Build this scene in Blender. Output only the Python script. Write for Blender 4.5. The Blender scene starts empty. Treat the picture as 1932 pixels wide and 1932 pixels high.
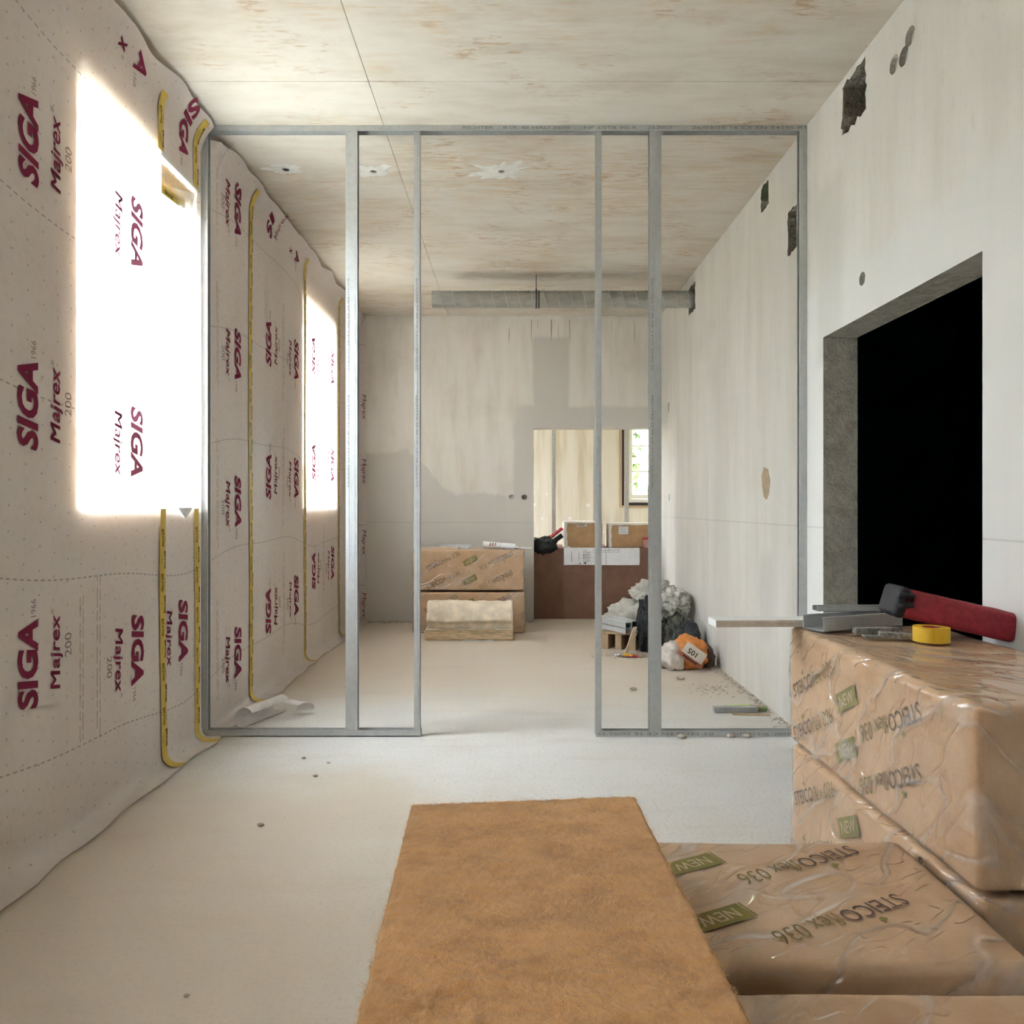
import bpy, bmesh, math, random
import numpy as np
from mathutils import Vector, Matrix, noise as mnoise

random.seed(7)
SC = bpy.context.scene
COL = SC.collection

# ------------------------------------------------------------------ camera, world, exposure
EYE = 1.385          # eye height
F = 1440.0           # focal length in pixels of the 1932 px frame
cam_d = bpy.data.cameras.new('camera')
cam_d.sensor_width = 36.0
cam_d.lens = F * 36.0 / 1932.0
cam_d.shift_x = -3.0 / 1932.0
cam_d.shift_y = -11.0 / 1932.0
cam_d.clip_start = 0.05
cam = bpy.data.objects.new('camera', cam_d)
COL.objects.link(cam)
cam.location = (0, 0, EYE)
cam.rotation_euler = (math.pi / 2, 0, 0)
SC.camera = cam

SKY = 26.0
world = bpy.data.worlds.new('overcast_sky')
world.use_nodes = True
SC.world = world
bg = world.node_tree.nodes['Background']
bg.inputs[0].default_value = (0.89, 0.97, 1.09, 1)
bg.inputs[1].default_value = SKY

SC.view_settings.view_transform = 'Standard'
SC.view_settings.look = 'None'
SC.view_settings.gamma = 1.0
SC.view_settings.use_curve_mapping = False
SC.view_settings.exposure = 1.14
SC.cycles.use_denoising = True
SC.cycles.use_adaptive_sampling = True
SC.cycles.adaptive_threshold = 0.2
SC.cycles.adaptive_min_samples = 28
SC.cycles.max_bounces = 6
SC.cycles.diffuse_bounces = 4
SC.cycles.transparent_max_bounces = 10
SC.cycles.transmission_bounces = 4
SC.cycles.glossy_bounces = 3
SC.cycles.sample_clamp_indirect = 12.0
SC.cycles.caustics_reflective = False
SC.cycles.caustics_refractive = False

# ------------------------------------------------------------------ room dimensions (metres)
H = 3.672            # ceiling
XM = -1.865          # plane of the membrane on the left wall
XO = -2.17           # outer face of the left wall
XR = 1.763           # right wall
YP = 4.583           # metal stud frame
YB = 9.17            # back wall
YBB = 9.36           # its far side
YF = 12.3            # far wall of the back room
Y0 = -3.2            # wall behind the camera
SILL, HEAD = 1.372, 3.275
WINS = [(-0.45, 0.75), (3.29, 4.544), (6.816, 8.017)]      # window openings of the left wall


def P(px, py, d):
    """point at distance d that the photograph shows at (px, py)"""
    return Vector(((px - 969) / F * d, d, EYE - (py - 955) / F * d))


def portal(loc, rot, sx, sy):
    l = bpy.data.lights.new('window_daylight', 'AREA')
    l.shape = 'RECTANGLE'; l.size = sx; l.size_y = sy
    l.cycles.is_portal = True
    o = bpy.data.objects.new('window_daylight', l)
    COL.objects.link(o); o.location = loc; o.rotation_euler = rot


for a, b in WINS + [(10.65, 11.25)]:
    portal((XO - .05, (a + b) / 2, (SILL + HEAD) / 2), (0, -math.pi / 2, 0), HEAD - SILL, b - a)
portal((2.15, YF + 0.4, 2.15), (-math.pi / 2, 0, 0), 1.0, 1.7)

# ------------------------------------------------------------------ materials
class G:
    """small node-tree builder"""
    def __init__(s, name):
        s.m = bpy.data.materials.new(name)
        s.m.use_nodes = True
        s.nt = s.m.node_tree
        s.nt.nodes.clear()
        s.out = s.nt.nodes.new('ShaderNodeOutputMaterial')
        s.tc = s.nt.nodes.new('ShaderNodeTexCoord').outputs['Object']

    def put(s, sock, v):
        if v is None:
            return
        if isinstance(v, bpy.types.NodeSocket):
            s.nt.links.new(v, sock)
        elif isinstance(v, (tuple, list)) and len(v) == 3 and sock.type == 'RGBA':
            sock.default_value = (*v, 1)
        else:
            sock.default_value = v

    def node(s, t, ins=None, **at):
        n = s.nt.nodes.new(t)
        for k, v in at.items():
            setattr(n, k, v)
        for k, v in (ins or {}).items():
            s.put(n.inputs[k], v)
        return n

    def scale(s, v, sc, loc=(0, 0, 0), rot=(0, 0, 0)):
        return s.node('ShaderNodeMapping', {'Vector': v, 'Scale': sc, 'Location': loc, 'Rotation': rot}).outputs[0]

    def noise(s, sc=5, detail=4, rough=.55, stretch=None, vec=None, dist=0, loc=(0, 0, 0)):
        v = vec or s.tc
        if stretch or loc != (0, 0, 0):
            v = s.scale(v, stretch or (1, 1, 1), loc)
        return s.node('ShaderNodeTexNoise', {'Vector': v, 'Scale': sc, 'Detail': min(detail, 4.5), 'Roughness': rough, 'Distortion': dist}).outputs[0]

    def math(s, op, a, b=None, c=None, clamp=False):
        n = s.node('ShaderNodeMath', operation=op, use_clamp=clamp)
        for i, v in enumerate((a, b, c)):
            s.put(n.inputs[i], v)
        return n.outputs[0]

    def step(s, v, lo, hi):
        """smooth step of v between lo and hi"""
        n = s.node('ShaderNodeMapRange', {0: v, 1: lo, 2: hi}, interpolation_type='SMOOTHSTEP')
        return n.outputs[0]

    def ramp(s, fac, stops):
        n = s.node('ShaderNodeValToRGB', {'Fac': fac})
        cr = n.color_ramp
        while len(cr.elements) < len(stops):
            cr.elements.new(.5)
        for e, (p, c) in zip(cr.elements, stops):
            e.position = p
            e.color = (*c, 1) if len(c) == 3 else c
        return n.outputs[0]

    def mix(s, fac, a, b, blend='MIX'):
        n = s.node('ShaderNodeMix', data_type='RGBA', blend_type=blend)
        s.put(n.inputs[0], fac); s.put(n.inputs[6], a); s.put(n.inputs[7], b)
        return n.outputs[2]

    def xyz(s, vec=None):
        return s.node('ShaderNodeSeparateXYZ', {0: vec or s.tc}).outputs

    def bump(s, h, strength=.3, dist=.01, normal=None):
        return s.node('ShaderNodeBump', {'Height': h, 'Strength': strength, 'Distance': dist, 'Normal': normal}).outputs[0]

    def bsdf(s, color, rough=.8, metal=0, normal=None, **kw):
        ins = {'Base Color': color, 'Roughness': rough, 'Metallic': metal, 'Normal': normal}
        ins.update(kw)
        return s.node('ShaderNodeBsdfPrincipled', ins).outputs[0]

    def mixs(s, fac, a, b):
        n = s.node('ShaderNodeMixShader')
        s.put(n.inputs[0], fac); s.put(n.inputs[1], a); s.put(n.inputs[2], b)
        return n.outputs[0]

    def done(s, sh):
        s.nt.links.new(sh, s.out.inputs[0])
        return s.m


M = {}


def plain(name, col, rough=.7, metal=0, var=.12, sc=18, bump=.1, stretch=None, **kw):
    g = G(name)
    n = g.noise(sc, 5, .6, stretch)
    c = g.mix(g.step(n, .3, .7), tuple(v * (1 - var) for v in col), tuple(min(1, v * (1 + var)) for v in col))
    M[name] = g.done(g.bsdf(c, rough, metal, g.bump(n, bump, .004), **kw))
    return M[name]


def box_mask(g, u, v, u0, u1, v0, v1, soft):
    """soft rectangle mask in the coordinates u, v"""
    a = g.math('MULTIPLY', g.step(u, u0 - soft, u0 + soft), g.step(u, u1 + soft, u1 - soft))
    b = g.math('MULTIPLY', g.step(v, v0 - soft, v0 + soft), g.step(v, v1 + soft, v1 - soft))
    return g.math('MULTIPLY', a, b)


def mat_floor():
    g = G('dusty_screed')
    n1 = g.noise(.9, 5, .6)
    n2 = g.noise(1.2, 6, .65, (1, 4, 1))
    n3 = g.noise(60, 3, .6)
    sp = g.node('ShaderNodeTexVoronoi', {'Vector': g.tc, 'Scale': 22.0}, feature='F1').outputs[0]
    c = g.ramp(n1, [(.3, (.68, .635, .575)), (.55, (.73, .695, .645)), (.75, (.78, .75, .705))])
    c = g.mix(g.math('MULTIPLY', g.step(n2, .5, .75), .35), c, (.55, .46, .36))
    c = g.mix(g.math('MULTIPLY', g.step(n3, .48, .72), .34), c, (.42, .36, .29))
    c = g.mix(g.math('MULTIPLY', g.step(sp, .06, .035), .45), c, (.42, .33, .24))
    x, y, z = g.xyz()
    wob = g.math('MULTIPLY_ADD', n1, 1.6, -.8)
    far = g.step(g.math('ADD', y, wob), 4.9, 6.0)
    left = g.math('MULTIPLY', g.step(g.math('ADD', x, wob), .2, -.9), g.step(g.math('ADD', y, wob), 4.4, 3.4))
    c = g.mix(g.math('MULTIPLY', g.math('MAXIMUM', far, left), .66), c, (.66, .53, .39))  # tan tint outside the window's light pool: warm bounce light painted in
    h = g.math('ADD', g.math('MULTIPLY', n3, .4), n2)
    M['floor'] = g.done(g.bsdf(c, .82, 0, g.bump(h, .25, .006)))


def mat_ceiling():
    g = G('formwork_concrete')
    oi = g.node('ShaderNodeObjectInfo').outputs['Random']
    st = g.noise(2.6, 6, .66, (.45, 1.6, 1))
    fine = g.noise(13, 6, .7, (.4, 3.0, 1))
    big = g.noise(.9, 4, .6)
    c = g.ramp(st, [(.28, (.62, .54, .43)), (.5, (.745, .68, .585)), (.7, (.80, .75, .67))])
    c = g.mix(g.math('MULTIPLY', oi, .15), c, (.58, .52, .44))
    om = g.math('MULTIPLY', g.step(big, .44, .62), g.step(fine, .42, .66))
    c = g.mix(g.math('MULTIPLY', om, .55), c, (.63, .43, .22))
    br = g.math('MULTIPLY', g.step(g.noise(2.4, 4, .6, loc=(4, 9, 2)), .51, .66), g.step(g.noise(22, 5, .7, (.4, 1.8, 1)), .50, .62))
    c = g.mix(g.math('MULTIPLY', br, .65), c, (.48, .29, .13))
    gr = g.step(g.noise(5, 5, .6, loc=(1, 3, 7)), .62, .8)
    c = g.mix(g.math('MULTIPLY', gr, .3), c, (.50, .47, .42))
    M['ceiling'] = g.done(g.bsdf(c, .9, 0, g.bump(fine, .12, .003)))


def mat_wall_right():
    g = G('limewashed_concrete')
    x, y, z = g.xyz()
    st = g.noise(6, 6, .6, (1, 1, .13))
    fine = g.noise(34, 5, .65, (1, 1, .22))
    big = g.noise(1.1, 4, .55)
    c = g.ramp(st, [(.3, (.70, .66, .595)), (.52, (.755, .72, .66)), (.72, (.79, .76, .705))])
    c = g.mix(g.math('MULTIPLY', g.step(fine, .56, .76), .35), c, (.52, .46, .37))
    c = g.mix(g.math('MULTIPLY', g.step(big, .52, .72), .30), c, (.60, .56, .49))
    sp = g.node('ShaderNodeTexVoronoi', {'Vector': g.tc, 'Scale': 26.0}).outputs[0]
    c = g.mix(g.math('MULTIPLY', g.step(sp, .09, .05), .5), c, (.45, .40, .33))
    # patched plaster round the doorway, smoother and whiter
    w = g.math('MULTIPLY_ADD', g.noise(2.5, 4, .6), .24, -.12)
    yy = g.math('ADD', y, w); zz = g.math('ADD', z, w)
    pm = box_mask(g, yy, zz, -9, 4.62, -1, 2.66, .05)
    c = g.mix(g.math('MULTIPLY', pm, .75), c, (.76, .745, .715))
    # damp strips trowelled on
    d1 = box_mask(g, yy, zz, 4.1, 4.45, 2.2, 3.22, .06)
    d2 = box_mask(g, yy, zz, 6.3, 6.75, -.2, 2.75, .10)
    d3 = box_mask(g, yy, zz, 5.2, 5.45, .45, 1.05, .08)
    dm_ = g.math('MAXIMUM', g.math('MAXIMUM', d1, g.math('MULTIPLY', d2, .6)), d3)
    c = g.mix(g.math('MULTIPLY', dm_, .5), c, (.60, .575, .53))
    # faint casting line
    ln = g.step(g.math('ABSOLUTE', g.math('SUBTRACT', zz, 1.265)), .006, .003)
    ln = g.math('MULTIPLY', g.step(g.math('ABSOLUTE', g.math('SUBTRACT', z, 1.262)), .006, .002), .5)
    c = g.mix(ln, c, (.50, .48, .44))
    M['wall_right'] = g.done(g.bsdf(c, .9, 0, g.bump(fine, .2, .004)))


def mat_wall_back():
    g = G('plastered_wall')
    x, y, z = g.xyz()
    w = g.math('MULTIPLY_ADD', g.noise(1.7, 5, .6), .9, -.45)
    w2 = g.math('MULTIPLY_ADD', g.noise(2.1, 5, .6, loc=(5, 1, 8)), .5, -.25)
    st = g.noise(7, 6, .6, (1, 1, .15))
    big = g.noise(1.4, 4, .6)
    c = g.ramp(st, [(.3, (.78, .715, .635)), (.52, (.86, .805, .735)), (.72, (.89, .85, .79))])
    c = g.mix(g.math('MULTIPLY', g.step(big, .5, .7), .25), c, (.58, .51, .42))
    xx = g.math('ADD', x, w); zz = g.math('ADD', z, w2)
    # fresh darker grey skim: lower half, the strip over the doorway and the chased column
    low = box_mask(g, g.math('ADD', x, w2), g.math('ADD', zz, g.math('MULTIPLY', g.step(x, -1.25, -.75), .45)), -9, 9, -1, 2.0, .03)
    rgt = box_mask(g, g.math('MULTIPLY_ADD', w2, .35, x), g.math('MULTIPLY_ADD', w2, .2, z), .02, 9, -1, 2.58, .03)
    colm = box_mask(g, g.math('MULTIPLY_ADD', w2, .15, x), g.math('MULTIPLY_ADD', w2, .2, z), .23, .67, 2.2, 3.42, .03)
    m = g.math('MAXIMUM', g.math('MAXIMUM', low, rgt), colm)
    c = g.mix(g.math('MULTIPLY', m, .9), c, g.mix(big, (.67, .63, .58), (.73, .69, .635)))
    # brown drips under the ceiling
    dr = g.step(g.noise(30, 2, .5, (1, 1, .03)), .62, .68)
    dz = g.math('MULTIPLY', g.step(z, 3.30, 3.45), g.step(z, H - .03, H - .06))
    dxx = box_mask(g, x, z, -.25, 1.5, 0, 9, .2)
    c = g.mix(g.math('MULTIPLY', g.math('MULTIPLY', dr, dz), g.math('MULTIPLY', dxx, .75)), c, (.33, .22, .12))
    l1 = g.step(g.noise(11, 3, .5, (1, 1, .02), loc=(3, 0, 0)), .69, .72)
    lz = g.math('MULTIPLY', g.step(z, 2.4, 2.9), box_mask(g, x, z, -1.7, -1.2, 0, 9, .05))
    c = g.mix(g.math('MULTIPLY', g.math('MULTIPLY', l1, lz), .5), c, (.36, .27, .18))
    ln = g.math('MULTIPLY', g.step(g.math('ABSOLUTE', g.math('SUBTRACT', z, 1.19)), .006, .002), .35)
    c = g.mix(ln, c, (.38, .35, .31))
    M['wall_back'] = g.done(g.bsdf(c, .9, 0, g.bump(g.noise(40, 4, .6), .15, .003)))


def mat_raw():
    g = G('raw_concrete')
    n = g.noise(16, 7, .7)
    v = g.node('ShaderNodeTexVoronoi', {'Vector': g.tc, 'Scale': 60.0}).outputs[0]
    c = g.ramp(n, [(.3, (.40, .375, .32)), (.5, (.57, .545, .475)), (.72, (.70, .67, .59))])
    c = g.mix(g.step(v, .25, .1), c, (.30, .28, .235))
    M['raw'] = g.done(g.bsdf(c, .95, 0, g.bump(n, .7, .02)))
    g = G('hacked_concrete')
    n = g.noise(45, 7, .75)
    c = g.ramp(n, [(.32, (.34, .29, .22)), (.52, (.58, .52, .43)), (.7, (.78, .72, .62))])
    gm = g.step(g.noise(3.1, 3, .5), .58, .68)
    c = g.mix(g.math('MULTIPLY', gm, .55), c, (.16, .34, .09))
    M['hacked'] = g.done(g.bsdf(c, .95, 0, g.bump(n, 1.0, .04)))
    g = G('core_plug')
    n = g.noise(50, 5, .6, (1, 3, .4))
    c = g.ramp(n, [(.3, (.40, .38, .33)), (.7, (.60, .57, .51))])
    M['plug'] = g.done(g.bsdf(c, .9, 0, g.bump(n, .4, .01)))


def mat_far_wall():
    g = G('far_plaster')
    x, y, z = g.xyz()
    st = g.noise(6, 6, .6, (1, 1, .1))
    c = g.ramp(st, [(.3, (.62, .54, .40)), (.5, (.75, .70, .59)), (.72, (.80, .76, .67))])
    v = g.node('ShaderNodeTexVoronoi', {'Vector': g.scale(g.tc, (4.5, .01, 4.5)), 'Scale': 1.0, 'Randomness': .6}).outputs[0]
    dots = g.math('MULTIPLY', g.step(v, .17, .11), box_mask(g, x, z, -1, 1.55, .95, 1.62, .03))
    c = g.mix(g.math('MULTIPLY', dots, .8), c, (.9, .88, .84))
    M['far_wall'] = g.done(g.bsdf(c, .9))


def mat_membrane():
    g = G('printed_membrane')
    x, y, z = g.xyz()
    n = g.noise(38, 0, .6)
    big = g.noise(2.2, 2, .55, (1, 1, .3))
    c = g.ramp(big, [(.3, (.90, .80, .745)), (.7, (.95, .87, .82))])
    c = g.mix(g.math('MULTIPLY', g.step(n, .55, .8), .18), c, (.70, .62, .58))
    # grid of small print marks
    wy = g.math('MULTIPLY_ADD', g.math('SINE', g.math('MULTIPLY', z, 2.3)), .015, y)
    wz = g.math('MULTIPLY_ADD', g.math('SINE', g.math('MULTIPLY', y, 2.9)), .02, z)
    fy = g.math('SUBTRACT', g.math('FRACT', g.math('MULTIPLY', wy, 10.5)), .5)
    fz = g.math('SUBTRACT', g.math('FRACT', g.math('ADD', g.math('MULTIPLY', wz, 10.5), g.math('MULTIPLY', g.math('FLOOR', g.math('MULTIPLY', wy, 10.5)), .37))), .5)
    r = g.math('SQRT', g.math('ADD', g.math('MULTIPLY', fy, fy), g.math('MULTIPLY', fz, fz)))
    dots = g.step(r, .062, .035)
    # dashed cutting lines
    wl = g.math('MULTIPLY_ADD', g.math('SINE', g.math('MULTIPLY', y, 1.9)), .06, g.math('MULTIPLY_ADD', g.math('SINE', g.math('MULTIPLY', y, 4.7)), .02, z))
    lz = g.math('ABSOLUTE', g.math('SUBTRACT', g.math('FRACT', g.math('DIVIDE', wl, .72)), .5))
    dash = g.math('MULTIPLY', g.step(lz, .006, .003), g.step(g.math('FRACT', g.math('MULTIPLY', y, 24)), .62, .55))
    ink = g.math('MAXIMUM', g.math('MULTIPLY', dots, .42), g.math('MULTIPLY', dash, .55))
    c = g.mix(ink, c, (.16, .12, .11))
    bm = g.bump(g.math('ADD', big, g.math('MULTIPLY', n, .1)), .35, .02)
    d = g.node('ShaderNodeBsdfDiffuse', {0: c, 'Normal': bm}).outputs[0]
    t = g.node('ShaderNodeBsdfTranslucent', {0: c, 'Normal': bm}).outputs[0]
    gl = g.node('ShaderNodeBsdfGlossy', {0: (1, 1, 1), 'Roughness': .38, 'Normal': bm}).outputs[0]
    tr = g.node('ShaderNodeBsdfTransparent', {0: g.mix(ink, (.97, .96, .95), (.3, .25, .25))}).outputs[0]
    s = g.mixs(.20, d, t)
    s = g.mixs(.05, s, gl)
    M['membrane'] = g.done(g.mixs(.09, s, tr))
    # plain film in the uncovered part of the window
    g = G('window_film')
    n = g.noise(3, 4, .6)
    d = g.node('ShaderNodeBsdfTranslucent', {0: (.85, .87, .92)}).outputs[0]
    tr = g.node('ShaderNodeBsdfTransparent', {0: (.9, .92, .95)}).outputs[0]
    M['film'] = g.done(g.mixs(g.math('MULTIPLY_ADD', n, .3, .5), d, tr))
    # printing ink: a colour filter on the sheet
    def ink_mat(name, col):
        g = G(name)
        M[name] = g.done(g.node('ShaderNodeBsdfTransparent', {0: col}).outputs[0])
    g = G('ink_red')
    M['ink_red'] = g.done(g.mixs(.035, g.node('ShaderNodeBsdfDiffuse', {0: (.25, .038, .075)}).outputs[0], g.node('ShaderNodeBsdfTransparent', {0: (.7, .34, .45)}).outputs[0]))
    ink_mat('ink_grey', (.42, .37, .36))
    ink_mat('ink_black', (.10, .085, .06))
    ink_mat('ink_steel', (.45, .45, .44))


def mat_metal():
    g = G('galvanised_steel')
    n = g.noise(26, 5, .6)
    st = g.noise(7, 4, .6, (1, 1, .12))
    v = g.node('ShaderNodeTexVoronoi', {'Vector': g.tc, 'Scale': 95.0}, feature='SMOOTH_F1').outputs[1]
    c = g.mix(g.step(n, .3, .7), (.55, .56, .555), (.61, .62, .615))
    c = g.mix(.03, c, v)
    M['zinc'] = g.done(g.bsdf(c, g.math('MULTIPLY_ADD', st, .25, .42), .35, g.bump(n, .02, .002)))
    g = G('duct_zinc')
    n = g.noise(20, 5, .6, (.4, 1, 1))
    c = g.mix(g.step(n, .3, .7), (.40, .405, .375), (.50, .50, .465))
    M['duct'] = g.done(g.bsdf(c, .30, .75, g.bump(n, .08, .002)))
    plain('dark_steel', (.10, .10, .095), .5, .6)


def mat_pack():
    g = G('wood_fibre_pack')
    x, y, z = g.xyz()
    n = g.noise(7, 5, .6)
    f = g.noise(110, 4, .7)
    lay = g.noise(5, 3, .6, (.3, .3, 9))
    c = g.ramp(n, [(.3, (.58, .36, .205)), (.55, (.66, .43, .255)), (.75, (.73, .50, .315))])
    c = g.mix(g.math('MULTIPLY', g.step(f, .5, .8), .35), c, (.45, .27, .145))
    c = g.mix(g.math('MULTIPLY', g.step(lay, .55, .75), .22), c, (.46, .28, .15))
    M['fibre_pack'] = g.done(g.bsdf(c, .9, 0, g.bump(f, .35, .004)))
    g = G('shrink_film')
    def crease(sc, st, rot, w):
        n_ = g.noise(sc, 1, .5, st, vec=g.scale(g.tc, (1, 1, 1), rot=rot), dist=.5)
        return g.step(g.math('ABSOLUTE', g.math('SUBTRACT', n_, .5)), 0, w)
    c1 = crease(4.5, (.5, .5, 1.7), (.75, .5, .3), .035)
    c2 = crease(10, (1.6, .6, .5), (.2, -.8, .7), .05)
    h = g.math('ADD', c1, g.math('MULTIPLY', c2, .55))
    bm = g.bump(h, .9, .0075)
    fr = g.node('ShaderNodeLayerWeight', {'Blend': .5, 'Normal': bm}).outputs['Facing']
    fr = g.math('MULTIPLY_ADD', g.math('POWER', fr, 4.0), .55, .06, clamp=True)
    tr = g.node('ShaderNodeBsdfTransparent', {0: (.985, .98, .97)}).outputs[0]
    gl = g.node('ShaderNodeBsdfGlossy', {0: (1, 1, 1), 'Roughness': .10, 'Normal': bm}).outputs[0]
    df = g.node('ShaderNodeBsdfDiffuse', {0: (.92, .88, .84), 'Normal': bm}).outputs[0]
    s = g.mixs(g.math('MULTIPLY_ADD', g.math('SUBTRACT', 1.0, c1), .24, .015), tr, df)  # white haze along the creases paints in wrinkle highlights
    M['wrap'] = g.done(g.mixs(fr, s, gl))
    plain('print_brown', (.13, .075, .05), .6)
    plain('print_olive', (.22, .165, .055), .6)
    plain('print_green', (.25, .215, .045), .6, var=.15)
    plain('print_pale', (.62, .47, .30), .6)


def mat_slab():
    g = G('wood_fibre_slab')
    n = g.noise(9, 6, .7, (1, 1.6, 1))
    f = g.noise(150, 4, .75)
    b = g.noise(3, 4, .6)
    c = g.ramp(n, [(.28, (.48, .225, .062)), (.5, (.66, .33, .10)), (.72, (.77, .42, .145))])
    c = g.mix(g.math('MULTIPLY', g.step(f, .45, .75), .30), c, (.72, .42, .17))
    c = g.mix(g.math('MULTIPLY', g.step(b, .52, .70), .30), c, (.40, .19, .065))
    M['slab'] = g.done(g.bsdf(c, 1.0, 0, g.bump(g.math('ADD', n, g.math('MULTIPLY', f, .5)), .8, .012), **{'Sheen Weight': .25, 'Sheen Roughness': .6}))
    plain('fibre', (.72, .43, .18), .9, var=.3)


mat_floor(); mat_ceiling(); mat_wall_right(); mat_wall_back(); mat_raw(); mat_far_wall()
mat_membrane(); mat_metal(); mat_pack(); mat_slab()
plain('reveal', (.80, .76, .70), .9)
plain('slab_over', (.5, .46, .4), .9)
plain('corridor_gloom', (.09, .15, .21), .9)
plain('insulation', (.60, .42, .25), .95, sc=40, bump=.6)
plain('tape', (.72, .50, .075), .45, var=.08, sc=6)
plain('white_frame', (.80, .78, .70), .45, var=.05)
plain('timber', (.50, .36, .22), .75, stretch=(1, 1, .1))
plain('pale_wood', (.66, .50, .35), .75, stretch=(.1, 1, 1))
plain('brown_board', (.225, .115, .07), .6, var=.10, sc=6, bump=.05)
plain('dark_brown', (.10, .06, .045), .8)
plain('carton', (.50, .31, .15), .8, var=.12, sc=8)
plain('foam_white', (.82, .77, .69), .8, var=.06)
plain('scrap_film', (.84, .77, .74), .6, var=.08, sc=9)
plain('paper', (.86, .85, .85), .7, var=.04)
plain('red_paint', (.50, .025, .055), .45, var=.15)
plain('red_case', (.32, .022, .035), .55, var=.2, sc=60, bump=.2)
plain('black_rubber', (.016, .014, .018), .6)
plain('wool', (.82, .70, .545), .95, var=.16, sc=9, bump=.9)
plain('wool_cut', (.68, .50, .31), .95, var=.3, sc=40, stretch=(.2, 1, 3), bump=.9)
plain('board_paper', (.86, .85, .82), .7, var=.04)
plain('board_core', (.68, .60, .52), .9, var=.1, sc=30)
plain('speckled', (.34, .33, .30), .7, .2, var=.45, sc=70, bump=.5)
plain('yellow_tape', (.82, .50, .03), .5, var=.05)
plain('rubble', (.50, .43, .34), .95, var=.3, sc=30)
plain('plaster_patch', (.80, .78, .72), .9, var=.08)
plain('orange_sack', (.70, .25, .06), .6, var=.2)
plain('white_sack', (.66, .58, .51), .6, var=.15)
plain('label_cream', (.72, .64, .55), .6, var=.08)
plain('label_brown', (.36, .12, .07), .6)
plain('lime', (.50, .68, .16), .6)
plain('leaf', (.26, .34, .15), .7, var=.4)
plain('hedge', (.24, .25, .17), .9, var=.4, sc=6)
plain('bark', (.16, .11, .07), .9)
plain('pink_pot', (.62, .30, .28), .5)
plain('grass', (.50, .49, .42), .95, var=.15, sc=3)
plain('cardboard', (.45, .34, .22), .85)
plain('grey_strip', (.42, .42, .41), .6, .2)


def bag_mat(name, col, alpha, rough):
    g = G(name)
    n = g.noise(14, 5, .6, dist=1.0)
    bm = g.bump(n, .8, .03)
    d = g.bsdf(g.mix(n, tuple(v * .75 for v in col), col), rough, 0, bm)
    tr = g.node('ShaderNodeBsdfTransparent', {0: (.95, .95, .93)}).outputs[0]
    M[name] = g.done(g.mixs(alpha, d, tr))


bag_mat('clear_sack', (.84, .79, .70), .18, .28)
bag_mat('black_sack', (.022, .026, .027), .0, .22)
bag_mat('smoke_sack', (.20, .20, .17), .25, .2)

g = G('window_glass')
tr = g.node('ShaderNodeBsdfTransparent', {0: (.96, .98, .97)}).outputs[0]
gl = g.node('ShaderNodeBsdfGlossy', {0: (1, 1, 1), 'Roughness': .02}).outputs[0]
M['glass'] = g.done(g.mixs(.04, tr, gl))


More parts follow.
